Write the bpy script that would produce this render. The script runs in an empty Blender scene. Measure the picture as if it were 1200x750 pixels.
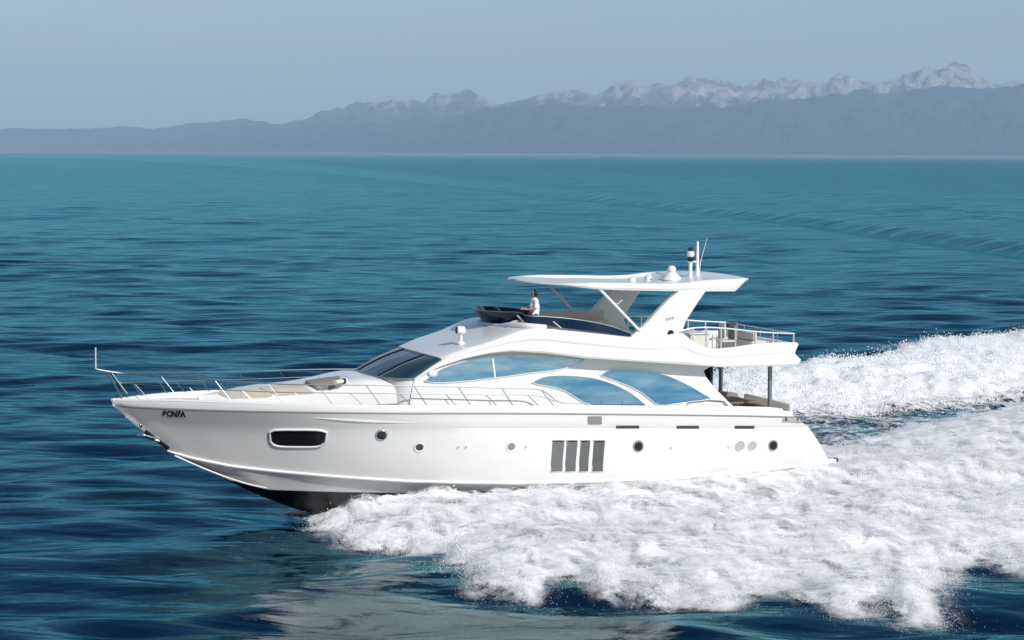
import bpy, bmesh, math, random
import numpy as np
from mathutils import Vector, Matrix
from mathutils.bvhtree import BVHTree
R = math.radians
random.seed(7); rng = np.random.default_rng(11)
S = bpy.context.scene
COL = S.collection

# ------------------------------------------------------------------ camera
FPX = 2650.0                       # focal length in pixels of a 1200 wide frame
CAMH = 11.6
PITCH = math.atan((375-182.5)/FPX); ROLL = R(0.27)
cp, sp = math.cos(PITCH), math.sin(PITCH)
Fv = Vector((0, cp, -sp)); Uv0 = Vector((0, sp, cp)); Rv0 = Vector((1, 0, 0))
Rv = Rv0*math.cos(ROLL) + Uv0*math.sin(ROLL); Uv = Uv0*math.cos(ROLL) - Rv0*math.sin(ROLL)
CAM = Vector((0, 0, CAMH))
cd = bpy.data.cameras.new('camera'); cam = bpy.data.objects.new('camera', cd); COL.objects.link(cam)
cd.sensor_width = 36; cd.lens = 36*FPX/1200; cd.clip_start = 0.5; cd.clip_end = 150000
M = Matrix(((Rv.x, Uv.x, -Fv.x, 0), (Rv.y, Uv.y, -Fv.y, 0), (Rv.z, Uv.z, -Fv.z, CAMH), (0, 0, 0, 1)))
cam.matrix_world = M
S.camera = cam

# ------------------------------------------------------------------ light
SUN_EL = 34; SUN_AZ = 180-40         # azimuth clockwise from +Y
w = bpy.data.worlds.new('World'); S.world = w; w.use_nodes = True
nt = w.node_tree; bg = nt.nodes['Background']
sky = nt.nodes.new('ShaderNodeTexSky'); sky.sky_type = 'NISHITA'; sky.sun_disc = False
sky.sun_elevation = R(SUN_EL); sky.sun_rotation = R(SUN_AZ)
sky.air_density = 1.0; sky.dust_density = .6; sky.ozone_density = 3.0; sky.altitude = 0
tcw = nt.nodes.new('ShaderNodeTexCoord'); mpw = nt.nodes.new('ShaderNodeMapping'); mpw.inputs['Scale'].default_value = (2, 2, 26)
tw_ = nt.nodes.new('ShaderNodeTexNoise'); tw_.inputs['Scale'].default_value = 2.2; tw_.inputs['Detail'].default_value = 5
rw_ = nt.nodes.new('ShaderNodeMapRange'); rw_.inputs['From Min'].default_value = .48; rw_.inputs['From Max'].default_value = .75; rw_.inputs['To Max'].default_value = .45
mw_ = nt.nodes.new('ShaderNodeMixRGB'); mw_.inputs['Color2'].default_value = (5.6, 5.7, 6.0, 1)
nt.links.new(tcw.outputs['Generated'], mpw.inputs[0]); nt.links.new(mpw.outputs[0], tw_.inputs[0]); nt.links.new(tw_.outputs['Fac'], rw_.inputs[0])
nt.links.new(rw_.outputs[0], mw_.inputs[0]); nt.links.new(sky.outputs[0], mw_.inputs[1]); nt.links.new(mw_.outputs[0], bg.inputs[0]); bg.inputs[1].default_value = 0.092
sd = bpy.data.lights.new('sun', 'SUN'); sun = bpy.data.objects.new('sun', sd); COL.objects.link(sun)
sd.energy = 3.95; sd.angle = R(0.55); sd.color = (1.0, 0.96, 0.9)
sdir = Vector((math.sin(R(SUN_AZ))*math.cos(R(SUN_EL)), math.cos(R(SUN_AZ))*math.cos(R(SUN_EL)), math.sin(R(SUN_EL))))
sun.rotation_euler = sdir.to_track_quat('Z', 'Y').to_euler()
S.view_settings.view_transform = 'Standard'; S.view_settings.look = 'None'
S.view_settings.exposure = 0.0; S.view_settings.gamma = 1.0
S.cycles.max_bounces = 8; S.cycles.transparent_max_bounces = 24; S.cycles.volume_bounces = 1
S.cycles.caustics_reflective = False; S.cycles.caustics_refractive = False

# ------------------------------------------------------------------ helpers
def link(o, parent=None):
    COL.objects.link(o)
    if parent is not None: o.parent = parent
    return o
def tag(o, label=None, cat=None, group=None, kind=None):
    if label: o['label'] = label
    if cat: o['category'] = cat
    if group: o['group'] = group
    if kind: o['kind'] = kind
    return o
class MB:
    def __init__(s): s.v = []; s.f = []
    def add(s, vs, fs):
        b = len(s.v); s.v += [tuple(x) for x in vs]; s.f += [tuple(b+i for i in f) for f in fs]; return s
    def box(s, x0, x1, y0, y1, z0, z1):
        return s.add([(x, y, z) for x in (x0, x1) for y in (y0, y1) for z in (z0, z1)],
                     [(0,1,3,2),(4,6,7,5),(0,4,5,1),(2,3,7,6),(0,2,6,4),(1,5,7,3)])
    def tube(s, pts, r, n=8, r2=None):
        pts = [Vector(p) for p in pts]; rings = []
        k = len(pts); up = Vector((0, 0, 1))
        for i, p in enumerate(pts):
            t = (pts[min(i+1, k-1)]-pts[max(i-1, 0)]).normalized()
            a = t.cross(up)
            if a.length < 1e-3: a = t.cross(Vector((0, 1, 0)))
            a.normalize(); b = t.cross(a)
            rr = r if r2 is None else r+(r2-r)*i/(k-1)
            rings.append([p+a*rr*math.cos(2*math.pi*j/n)+b*rr*math.sin(2*math.pi*j/n) for j in range(n)])
        vs = [q for rg in rings for q in rg]; fs = []
        for i in range(k-1):
            for j in range(n):
                fs.append((i*n+j, i*n+(j+1) % n, (i+1)*n+(j+1) % n, (i+1)*n+j))
        fs.append(tuple(range(n))); fs.append(tuple((k-1)*n+j for j in range(n)))
        return s.add(vs, fs)
    def lathe(s, c, prof, n=20, axis=(0, 0, 1)):
        ax = Vector(axis).normalized(); q = Vector((0, 0, 1)).rotation_difference(ax); c = Vector(c)
        vs = []; fs = []
        for (r, h) in prof:
            for j in range(n):
                a = 2*math.pi*j/n; vs.append(c+q@Vector((r*math.cos(a), r*math.sin(a), h)))
        for i in range(len(prof)-1):
            for j in range(n):
                fs.append((i*n+j, i*n+(j+1) % n, (i+1)*n+(j+1) % n, (i+1)*n+j))
        fs.append(tuple(range(n))); fs.append(tuple((len(prof)-1)*n+j for j in range(n)))
        return s.add(vs, fs)
    def grid(s, P, close=False):
        m = len(P); n = len(P[0]); vs = [q for r in P for q in r]; fs = []
        for i in range(m-1):
            for j in range(n-1): fs.append((i*n+j, i*n+j+1, (i+1)*n+j+1, (i+1)*n+j))
        return s.add(vs, fs)
    def prism(s, poly, y0, y1):
        """poly: list of (x,z); extruded along y"""
        n = len(poly); vs = [(x, y0, z) for x, z in poly]+[(x, y1, z) for x, z in poly]
        fs = [tuple(range(n)), tuple(range(2*n-1, n-1, -1))]+[(i, (i+1) % n, n+(i+1) % n, n+i) for i in range(n)]
        return s.add(vs, fs)
    def solid(s, A, B):
        """two equal grids of points -> closed slab"""
        m = len(A); n = len(A[0]); s0 = len(s.v)
        s.grid(A); s.grid(B); k = m*n
        def q(a, b): s.f.append((s0+a, s0+b, s0+k+b, s0+k+a))
        for j in range(n-1): q(j, j+1); q((m-1)*n+j, (m-1)*n+j+1)
        for i in range(m-1): q(i*n, (i+1)*n); q(i*n+n-1, (i+1)*n+n-1)
        return s
    def mirror(s):
        b = len(s.v); s.v += [(x, -y, z) for x, y, z in s.v]
        s.f += [tuple(b+i for i in reversed(f)) for f in list(s.f)]; return s
    def build(s, name, mat, parent=None, smooth=35, bevel=0):
        me = bpy.data.meshes.new(name); me.from_pydata([tuple(v) for v in s.v], [], s.f)
        bm = bmesh.new(); bm.from_mesh(me); bmesh.ops.remove_doubles(bm, verts=bm.verts, dist=1e-5)
        bmesh.ops.recalc_face_normals(bm, faces=bm.faces); bm.to_mesh(me); bm.free()
        for m in (mat if isinstance(mat, (list, tuple)) else [mat]): me.materials.append(m)
        if smooth:
            me.shade_smooth(); me.set_sharp_from_angle(angle=R(smooth))
        o = bpy.data.objects.new(name, me); link(o, parent)
        if bevel:
            md = o.modifiers.new('bevel', 'BEVEL'); md.width = bevel; md.segments = 2; md.limit_method = 'ANGLE'; md.angle_limit = R(40)
        return o
def mcopy(o, parent):
    """starboard twin of a port part: mirrored mesh"""
    me = o.data.copy(); me.transform(Matrix.Scale(-1, 4, (0, 1, 0))); me.flip_normals()
    c = bpy.data.objects.new(o.name.split('.')[0], me); link(c, parent)
    for md in o.modifiers:
        if md.type == 'BEVEL':
            m2 = c.modifiers.new('bevel', 'BEVEL'); m2.width = md.width; m2.segments = 2; m2.limit_method = 'ANGLE'; m2.angle_limit = md.angle_limit
    return c

# numpy noise
def hsh(ix, iy, s):
    n = (ix.astype(np.int64)*374761393 + iy.astype(np.int64)*668265263 + s*1274126177) & 0xffffffff
    n = ((n ^ (n >> 13))*1274126177) & 0xffffffff
    return ((n ^ (n >> 16)) & 0xffff)/65535.0
def vn(x, y, s=0):
    ix = np.floor(x); iy = np.floor(y); fx = x-ix; fy = y-iy
    fx = fx*fx*fx*(fx*(fx*6-15)+10); fy = fy*fy*fy*(fy*(fy*6-15)+10)
    a = hsh(ix, iy, s); b = hsh(ix+1, iy, s); c = hsh(ix, iy+1, s); d = hsh(ix+1, iy+1, s)
    return (a+(b-a)*fx)*(1-fy)+(c+(d-c)*fx)*fy
def fbm(x, y, o=4, s=0, g=0.5):
    t = 0; a = 1; n = 0
    for k in range(o):
        c_, s_ = math.cos(.6*k+.3), math.sin(.6*k+.3)
        t = t+a*(vn((x*c_-y*s_)*2**k+17.3*k, (x*s_+y*c_)*2**k+5.1*k, s+k)*2-1); n += a; a *= g
    return t/n
def sst(a, b, x):
    t = np.clip((x-a)/(b-a), 0, 1); return t*t*(3-2*t)

# ------------------------------------------------------------------ materials
def newmat(name):
    m = bpy.data.materials.new(name); m.use_nodes = True; n = m.node_tree; return m, n, n.nodes['Principled BSDF']
def pm(name, col, rough=0.4, metal=0.0, coat=0.0, var=0.0, vscale=6.0, bump=0.0, bscale=30.0, spec=0.5):
    m, n, b = newmat(name)
    b.inputs['Base Color'].default_value = (*col, 1); b.inputs['Roughness'].default_value = rough
    b.inputs['Metallic'].default_value = metal; b.inputs['Coat Weight'].default_value = coat
    b.inputs['Specular IOR Level'].default_value = spec
    tc = n.nodes.new('ShaderNodeTexCoord')
    if var:
        t = n.nodes.new('ShaderNodeTexNoise'); t.inputs['Scale'].default_value = vscale; t.inputs['Detail'].default_value = 6
        n.links.new(tc.outputs['Object'], t.inputs['Vector'])
        r = n.nodes.new('ShaderNodeMapRange'); r.inputs['From Min'].default_value = .3; r.inputs['From Max'].default_value = .7
        r.inputs['To Min'].default_value = 1-var; r.inputs['To Max'].default_value = 1+var*.4
        n.links.new(t.outputs['Fac'], r.inputs[0])
        mx = n.nodes.new('ShaderNodeVectorMath'); mx.operation = 'SCALE'; mx.inputs[0].default_value = col
        n.links.new(r.outputs[0], mx.inputs['Scale']); n.links.new(mx.outputs[0], b.inputs['Base Color'])
        r2 = n.nodes.new('ShaderNodeMapRange'); r2.inputs['To Min'].default_value = max(rough-.08, .02); r2.inputs['To Max'].default_value = rough+.1
        n.links.new(t.outputs['Fac'], r2.inputs[0]); n.links.new(r2.outputs[0], b.inputs['Roughness'])
    if bump:
        t2 = n.nodes.new('ShaderNodeTexNoise'); t2.inputs['Scale'].default_value = bscale
        n.links.new(tc.outputs['Object'], t2.inputs['Vector'])
        bp = n.nodes.new('ShaderNodeBump'); bp.inputs['Strength'].default_value = bump; bp.inputs['Distance'].default_value = .02
        n.links.new(t2.outputs['Fac'], bp.inputs['Height']); n.links.new(bp.outputs[0], b.inputs['Normal'])
    return m
GEL = pm('gelcoat', (.80, .795, .775), .22, coat=.25, var=.03, vscale=.6)
GELD = pm('deck_gelcoat', (.74, .73, .71), .5, var=.06, vscale=2)
RUBBER = pm('grey_rubber', (.22, .22, .22), .5)  # plain grey rubber of the rub rail and windshield gasket
STEEL = pm('stainless_steel', (.62, .63, .64), .22, metal=1.0, var=.05)
RAILM = pm('rail_steel', (.30, .33, .35), .42, metal=1.0)
BLACK = pm('black_gloss', (.012, .012, .014), .08)
NAVY = pm('smoked_navy_acrylic', (.004, .014, .05), .12, spec=.3)
DARKGREY = pm('dark_grey_plastic', (.05, .05, .055), .45)
MIDGREY = pm('grey_grille', (.24, .24, .24), .5)
LTGREY = pm('light_grey_vent', (.42, .42, .42), .5)
ANTIFOUL = pm('black_antifouling', (.008, .009, .012), .3, var=.2)
CUSH = pm('cream_cushion', (.52, .47, .40), .8, var=.08, vscale=8, bump=.3, bscale=60)
CUSHT = pm('taupe_cushion', (.27, .23, .19), .85, var=.1, vscale=8, bump=.3, bscale=60)
CUSHW = pm('white_cushion', (.7, .68, .62), .8, var=.06, bump=.3, bscale=60)
TEAK = pm('teak', (.25, .17, .10), .6, var=.25, vscale=14)
GLASSB = pm('blue_tinted_glass_painted_sky', (.17, .36, .64), .07, metal=.8, var=.22, vscale=.8, bump=.25, bscale=1.1)
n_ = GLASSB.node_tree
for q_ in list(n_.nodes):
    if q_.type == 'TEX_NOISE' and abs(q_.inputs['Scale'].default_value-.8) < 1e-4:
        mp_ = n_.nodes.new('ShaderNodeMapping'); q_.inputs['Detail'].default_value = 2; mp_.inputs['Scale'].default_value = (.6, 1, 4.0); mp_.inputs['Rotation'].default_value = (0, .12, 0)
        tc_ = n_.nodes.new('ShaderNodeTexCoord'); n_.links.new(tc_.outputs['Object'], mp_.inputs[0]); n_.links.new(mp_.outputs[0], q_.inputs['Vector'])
        cr_ = n_.nodes.new('ShaderNodeValToRGB'); cr_.color_ramp.elements[0].position = .35; cr_.color_ramp.elements[0].color = (.15, .34, .60, 1)  # pale streaks in the base colour imitate sky reflected in the glass
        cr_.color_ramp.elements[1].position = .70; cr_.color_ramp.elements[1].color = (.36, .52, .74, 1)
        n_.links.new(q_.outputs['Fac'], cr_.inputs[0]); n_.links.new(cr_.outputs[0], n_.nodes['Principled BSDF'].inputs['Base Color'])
GLASSD = pm('dark_windshield_glass', (.015, .05, .065), .05, metal=.2, spec=.8)
SKIN = pm('skin', (.42, .25, .17), .5); HAIR = pm('black_hair', (.01, .009, .008), .5)
SHIRT = pm('white_shirt', (.88, .88, .87), .85, bump=.3); TROU = pm('navy_trousers', (.03, .035, .05), .8)
WOODW = pm('hull_window_surround', (.78, .78, .77), .3)

# hull paint: white topsides, black below the chine
# ------------------------------------------------------------------ boat frame
TH = R(20); BO = Vector(((560-600)/FPX*75, 75.0, 0.0))
fwd = Vector((-math.cos(TH), -math.sin(TH), 0)); prt = Vector((math.sin(TH), -math.cos(TH), 0))
yacht = bpy.data.objects.new('motor_yacht', None); link(yacht)
yacht.location = BO; yacht.rotation_euler = (0, 0, math.pi+TH)
tag(yacht, 'large white flybridge motor yacht with blue tinted windows planing to the left', 'yacht')
CL = Vector(((CAM-BO).dot(fwd), (CAM-BO).dot(prt), CAM.z))      # camera in boat frame
def ray(px, py): return Fv+Rv*((px-600)/FPX)-Uv*((py-375)/FPX)
def lray(px, py):
    d = ray(px, py); return Vector((d.dot(fwd), d.dot(prt), d.z))
def P(px, py, v=0.0):
    """photo point -> boat frame point on lateral surface v (number or function of u)"""
    d = lray(px, py); vv = v if not callable(v) else 2.0
    for _ in range(12):
        t = (vv-CL.y)/d.y; q = CL+d*t
        if not callable(v): break
        vv = vv*.3+.7*v(q.x)
    return Vector((q.x, vv, q.z))
def WZ(px, py, z=0.0):
    d = ray(px, py); t = (z-CAM.z)/d.z; return CAM+d*t
def L2W(q): return BO+fwd*q[0]+prt*q[1]+Vector((0, 0, q[2]))
def crv(pts, n):
    """Catmull-Rom resample of 2D/3D points, n samples"""
    p = np.array([tuple(x) for x in pts], float); k = len(p)
    d = np.r_[0, np.cumsum(np.linalg.norm(np.diff(p, axis=0), axis=1))]
    out = []
    for s in np.linspace(0, d[-1], n):
        i = min(max(np.searchsorted(d, s)-1, 0), k-2); t = (s-d[i])/(d[i+1]-d[i])
        p0 = p[max(i-1, 0)]; p1 = p[i]; p2 = p[i+1]; p3 = p[min(i+2, k-1)]
        h = d[i+1]-d[i]
        m1 = (p2-p0)/(d[i+1]-d[max(i-1, 0)])*h; m2 = (p3-p1)/(d[min(i+2, k-1)]-d[i])*h
        out.append(((2*t**3-3*t**2+1)*p1+(t**3-2*t**2+t)*m1+(-2*t**3+3*t**2)*p2+(t**3-t**2)*m2))
    return out

# ------------------------------------------------------------------ hull
def beamfn(B, uend, Lt, p, stern):
    def f(u):
        s = min(max((uend-u)/Lt, 0), 1); a = B*(1-(1-s)**p)
        return a*(1-stern*max(0, (-4-u)/8.5)**2)
    return f
rows = {}
def row(px, B, Lt, p, stern):
    ue = P(px[0][0], px[0][1], 0).x; f = beamfn(B, ue, Lt, p, stern)
    q = [P(x, y, f) if i else P(x, y, 0) for i, (x, y) in enumerate(px)]
    q.sort(key=lambda a: -a.x)
    return ue, f, np.array([a.x for a in q]), np.array([a.z for a in q])
cap = row([(130,469),(150,469.5),(180,469.5),(212,470),(270,472),(332,474.5),(400,476),(500,477),(640,477.5),(700,477),(800,477.5),(860,478),(905,479),(924,482)], 3.08, 10.5, 2.1, .10)
rub = row([(132,473.5),(160,476.3),(190,477.8),(230,479.5),(320,481.8),(400,483),(520,483.6),(640,483.8),(780,485.3),(870,486.5),(931,488)], 3.10, 10.6, 2.1, .10)
cre = row([(147,488),(170,491),(200,493),(228,495),(310,498),(400,500),(520,500.5),(640,500.5),(780,500.5),(948,500)], 2.98, 10.8, 1.9, .10)
chu = row([(196,527),(225,536),(272,545.5),(320,551),(400,558),(480,563),(604,565),(700,563),(805,558.5),(900,549),(972,541)], 2.72, 12.5, 1.55, .10)
chl = row([(236,549),(270,562),(314,573),(400,575.5),(480,576.5),(600,573.5),(680,569),(768,565),(860,560),(969,552)], 2.6, 12.5, 1.35, .10)
def samp(rw, t):
    ue, f, us, zs = rw; u1 = us[-1]; u = u1+(ue-u1)*t
    z = float(np.interp(-u, -us, zs)); return Vector((u, f(u) if t < 1 else 0, z))
NT = 90
ts = [1-(1-i/(NT-1))**1.25 for i in range(NT)]
stem_low = [(279,569),(310,583),(345,596),(400,612)]
keelp = [P(x, y, 0) for x, y in stem_low]
ku = np.array([chl[0]]+[q.x for q in keelp]+[2.0, -12.0]); kz = np.array([P(236,549,0).z]+[q.z for q in keelp]+[-.95, -.75])
HG = []
for t in ts:
    a = samp(cap, t); b = samp(rub, t); c = samp(cre, t); d = samp(chu, t); e = samp(chl, t)
    fl = max(0, (t-.45)/.55)
    c.y = min(c.y, b.y-.03) if t < .995 else c.y
    r = [a, a.lerp(b, .5)+Vector((0, .02 if t < 1 else 0, 0)), b, b+Vector((0, -.03 if t < .995 else 0, -.015)), b+Vector((0, -.03 if t < .995 else 0, -.045)), b+Vector((0, -.015 if t < .995 else 0, -.06))]
    b2 = r[-1]
    r += [b2.lerp(c, .5), c, c+Vector((0, -.025 if t < .995 else 0, -.03))]
    c2 = r[-1]
    for k in range(1, 9):
        s = k/9; q = c2.lerp(d, s)
        q.y = c2.y+(d.y-c2.y)*(s**(1-.35*fl)) + (.10*math.sin(math.pi*s)*(1-fl)*(1 if t < .995 else 0))
        r.append(q)
    r += [d, d+Vector((0, .035 if t < .995 else 0, -.05)), d.lerp(e, .6)+Vector((0, -.02 if t < .995 else 0, 0)), e, e+Vector((0, -.03 if t < .995 else 0, -.035))]
    uk = -12.0+(chl[0]+12.0)*t; k0 = Vector((uk, 0, float(np.interp(-uk, -ku[::1], kz))))
    e2 = r[-1]
    for s in (.33, .66, 1.0): r.append(e2.lerp(k0, s))
    HG.append(r)
NR = len(HG[0])
hb = MB(); hb.grid(HG)
# transom
hb.mirror()
n1 = NT*NR
for j in range(NR-1): hb.f.append((j, j+1, n1+j+1, n1+j))
GELHULL, n_, b_ = newmat('hull_paint')
b_.inputs['Roughness'].default_value = .2; b_.inputs['Coat Weight'].default_value = .3; b_.inputs['Base Color'].default_value = (.80, .80, .79, 1)
hull = hb.build('hull', [GEL, ANTIFOUL], yacht, smooth=28)
# faces under the lower chine are antifouling
bm = bmesh.new(); bm.from_mesh(hull.data)
def chlz(u): return float(np.interp(-u, -chl[2], chl[3]))
for f in bm.faces:
    c = f.calc_center_median()
    if abs(c.y) < chl[1](c.x)-.03 and c.z < chlz(c.x)-.03: f.material_index = 1
bm.to_mesh(hull.data); bm.free()
def bvh_of(o):
    me = o.data; return BVHTree.FromPolygons([v.co.copy() for v in me.vertices], [tuple(p.vertices) for p in me.polygons])
HB = bvh_of(hull)
def hit(px, py, bvh, fb=2.9):
    d = lray(px, py).normalized(); loc, nor, i, dist = bvh.ray_cast(CL, d)
    if loc is None: return P(px, py, fb), Vector((0, 1, 0))
    if nor.dot(d) > 0: nor = -nor
    return loc, nor
def patch(top, bot, bvh, off, th, name, mat, parent, n=24, m=6, fb=2.9, twin=True, nrm=None, smooth=35):
    T = crv(top, n); B = crv(bot, n); A = []; C = []
    for i in range(n):
        ra = []; rc = []
        for j in range(m):
            p = T[i]+(B[i]-T[i])*(j/(m-1)); loc, nor = hit(p[0], p[1], bvh, fb)
            if nrm is not None: nor = Vector(nrm)
            ra.append(loc+nor*off); rc.append(loc+nor*(off-th))
        A.append(ra); C.append(rc)
    mb = MB(); mb.solid(A, C); o = mb.build(name, mat, parent, smooth=smooth)
    if twin: mcopy(o, parent if parent is yacht else None or parent)
    return o
def lp(a, b, n): return [(a[0]+(b[0]-a[0])*i/(n-1), a[1]+(b[1]-a[1])*i/(n-1)) for i in range(n)]
def ringtube(pts2, bvh, off, r, name, mat, parent, closed=True, fb=2.9, twin=False):
    q = [hit(x, y, bvh, fb) for x, y in pts2]; q = [l+n*off for l, n in q]
    if closed: q = q+[q[0], q[1]]
    o = MB().tube(q, r, 6).build(name, mat, parent)
    if twin: mcopy(o, parent)
    return o

# rub rail
for nm, rw, mt, rad, dz in (('rub_rail', rub, RUBBER, .026, -.03),):
    q = [samp(rw, t)+Vector((0, -.02, dz)) for t in np.linspace(0.0, .997, 80)]
    o = MB().tube(q, rad, 8).build(nm, mt, yacht); mcopy(o, yacht)
# spray rails on the bottom forward
q = [samp(chu, t)+Vector((0, .02, -.03)) for t in np.linspace(.02, .985, 60)]
o = MB().tube(q, .045, 6).build('spray_rail', GEL, yacht); mcopy(o, yacht)
q = [P(x, y, v) for x, y, v in ((205,534,.12),(232,546,.30),(262,558,.5),(290,567,.7),(313,572,.85))]
o = MB().tube(crv(q, 20), .03, 6).build('spray_rail', GEL, yacht); mcopy(o, yacht)

# bow window : black recess with white surround
wt = [(316,506.5),(321,503.8),(350,503.3),(376,504),(383,506.5)]; wb = [(317,517),(323,522),(350,523.5),(375,522.5),(381,518)]
hw = patch(wt, wb, HB, .012, .05, 'hull_window', BLACK, yacht)
loop = crv(wt, 14)+crv(wb[::-1], 14)
ringtube([tuple(x) for x in loop], HB, .02, .035, 'window_frame', WOODW, hw)
# portholes
def porthole(px, py, ro, ri, mat, name='porthole'):
    l, n = hit(px, py, HB); q = None
    o = MB().lathe(l, [(ro*.55, .004), (ro*.98, .004), (ro, .012), (ro*.93, .028), (ri*1.08, .024), (ri, .006), (ri*.5, .004)], 24, n).build(name, STEEL if mat is BLACK else GEL, yacht)
    MB().lathe(l, [(ri*.2, .013), (ri*.98, .012), (ri*1.0, .004)], 20, n).build('pane', mat, o)
    l2 = Vector((l.x, -l.y, l.z)); n2 = Vector((n.x, -n.y, n.z))
    o2 = MB().lathe(l2, [(ro*.55, .004), (ro*.98, .004), (ro, .012), (ro*.93, .028), (ri*1.08, .024), (ri, .006), (ri*.5, .004)], 24, n2).build(name, STEEL if mat is BLACK else GEL, yacht)
    MB().lathe(l2, [(ri*.2, .013), (ri*.98, .012), (ri*1.0, .004)], 20, n2).build('pane', mat, o2)
porthole(447, 510, .20, .15, BLACK); porthole(748, 523, .20, .14, BLACK); porthole(906, 522, .19, .14, BLACK)
porthole(491.5, 524, .18, .12, DARKGREY); porthole(599, 523.5, .18, .12, MIDGREY)
porthole(867, 522.5, .19, .165, LTGREY, 'exhaust_vent'); porthole(881.5, 522.5, .18, .15, LTGREY, 'exhaust_vent')
for x, y in ((537,524),(546,524),(616,524),(786,525),(854,524)): porthole(x, y, .05, .03, LTGREY, 'drain_outlet')
# four tall hull windows
for k in range(4):
    x = [647.5, 664.2, 680.5, 695.8][k]; wd = [14, 12.8, 11.3, 13.2][k]
    top = lp((x, 515.5), (x+wd, 515.5), 4); bot = lp((x-2.6, 552.8), (x+wd-3.2, 552.2), 4)
    hw = patch(top, bot, HB, .012, .05, 'hull_window', pm('smoked_hull_glass', (.10+.03*(3-k)*.6, .11+.03*(3-k)*.6, .11+.03*(3-k)*.6), .12), yacht, n=4, m=4)
    o = patch(lp((x, 515.2), (x+wd, 515.2), 3), lp((x-.2, 517.5), (x+wd-.2, 517.5), 3), HB, .022, .04, 'hood', BLACK, hw, n=3, m=3, twin=False)
    ringtube([top[0], top[-1], bot[-1], bot[0]], HB, .015, .022, 'window_frame', GEL, hw)
# slots, vent, name
for a, b, y in ((722,749,500.6),(793,819,500.8),(861,884,500.9)):
    patch(lp((a, y-1.9), (b, y-1.9), 4), lp((a, y+1.6), (b, y+1.6), 4), HB, .012, .03, 'vent_slot', DARKGREY, yacht, n=4, m=3)
patch(lp((689,487.8),(705,487.8),4), lp((689.3,496.8),(705,496.8),4), HB, .03, .05, 'side_vent', MIDGREY, yacht, n=4, m=3)
patch(lp((917,488.8),(936,489.8),4), lp((917,493.8),(939,495),4), HB, .03, .05, 'stern_cleat_recess', LTGREY, yacht, n=4, m=3)
for x in (919.5, 933):
    patch(lp((x,489.7),(x+2.5,489.9),2), lp((x,493),(x+2.5,493.2),2), HB, .04, .02, 'fairlead', DARKGREY, yacht, n=2, m=2)
fc = bpy.data.curves.new('registration_lettering', 'FONT'); fc.body = 'BCN7A'; fc.size = 1; fc.extrude = 0; fc.offset = .045
fo = bpy.data.objects.new('registration_lettering', fc); COL.objects.link(fo)
dg = bpy.context.evaluated_depsgraph_get(); me = bpy.data.meshes.new_from_object(fo.evaluated_get(dg))
COL.objects.unlink(fo); bpy.data.objects.remove(fo)
xs = [v.co.x for v in me.vertices]; ys = [v.co.y for v in me.vertices]; x0, x1, y0, y1 = min(xs), max(xs), min(ys), max(ys)
for v in me.vertices:
    a = (v.co.x-x0)/(x1-x0); b = (v.co.y-y0)/(y1-y0); l, n = hit(191.2+a*26.5, 487.9+a*.9-b*7.4, HB); v.co = l+n*.014
me.materials.append(BLACK); link(bpy.data.objects.new('registration_lettering', me), yacht)

# ------------------------------------------------------------------ deck, bulwark inner, swim platform
dk = []
for t in np.linspace(0.015, .992, 70):
    a = samp(cap, t); dip = .10+.42*float(sst(.95, .62, np.array(t))) ; wv = max(a.y-.10, .0)
    dk.append([Vector((a.x, a.y, a.z+.004)), Vector((a.x, wv, a.z+.004)), Vector((a.x, wv-.02 if wv > .05 else wv, a.z-dip))]+[Vector((a.x, wv*s, a.z-dip+.05*(1-s*s))) for s in (.8, .5, .2, 0)])
dm = MB(); dm.grid(dk); dm.mirror(); dm.build('deck', GELD, yacht, smooth=30)
q = [samp(cap, t)+Vector((0, -.05, .0)) for t in np.linspace(0.01, .999, 80)]
o = MB().tube(q, .055, 8).build('bulwark_cap', GEL, yacht); mcopy(o, yacht)
zt = P(972,541,2.4)
sw = MB(); sw.box(zt.x-.28, zt.x+.6, -2.4, 2.4, zt.z-.06, zt.z+.08); sw.build('swim_platform', GEL, yacht, bevel=.03)
MB().box(zt.x-.34, zt.x-.282, 2.15, 2.4, zt.z-.02, zt.z+.10).build('platform_light', DARKGREY, yacht)

# ------------------------------------------------------------------ foredeck trunk
tp = [P(x, y, 0) for x, y in ((232,463),(250,460.5),(268,457),(285,454),(310,451),(345,448.5),(372,444.5),(395,440),(412,437.5),(428,438),(455,441),(480,446),(520,447))]
tw = [.05, .35, .65, .85, 1.1, 1.4, 1.6, 1.75, 1.85, 1.95, 2.1, 2.2, 2.25]
G = crv([(q.x, w_, q.z) for q, w_ in zip(tp, tw)], 50); tg = []
for ux, wv, zz in G:
    cz = float(np.interp(-ux, -cap[2], cap[3])); r = []
    for a in np.linspace(0, 90, 13):
        ex = .55-.25*float(sst(9, 3, np.array(ux))); ca = math.cos(R(a))**ex; sa = math.sin(R(a))**(ex-.03); base = cz-.5
        r.append(Vector((ux, wv*ca, base+(zz-base)*(sa if a > 0 else 0))))
    tg.append(r)
tm = MB(); tm.grid(tg); tm.mirror(); trunk = tm.build('foredeck_coachroof', GEL, yacht, smooth=50)
TB = bvh_of(trunk)
def pad(top, bot, off, mat, name='sun_pad', n=14, m=7):
    o = patch(top, bot, TB, off, off+.05, name, mat, yacht, n=n, m=m, twin=False, nrm=(0, 0, 1), fb=0)
    md = o.modifiers.new('bevel', 'BEVEL'); md.width = .04; md.segments = 3; md.limit_method = 'ANGLE'; md.angle_limit = R(45); return o
pad([(256,462.5),(275,459),(296,456.5),(300,456)], [(268,467.5),(290,467),(312,466),(320,464.5)], .06, CUSH)
pad([(303,455.5),(325,453),(345,451.5),(352,451)], [(325,464.5),(345,463),(362,462),(368,461)], .06, CUSH)
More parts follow.
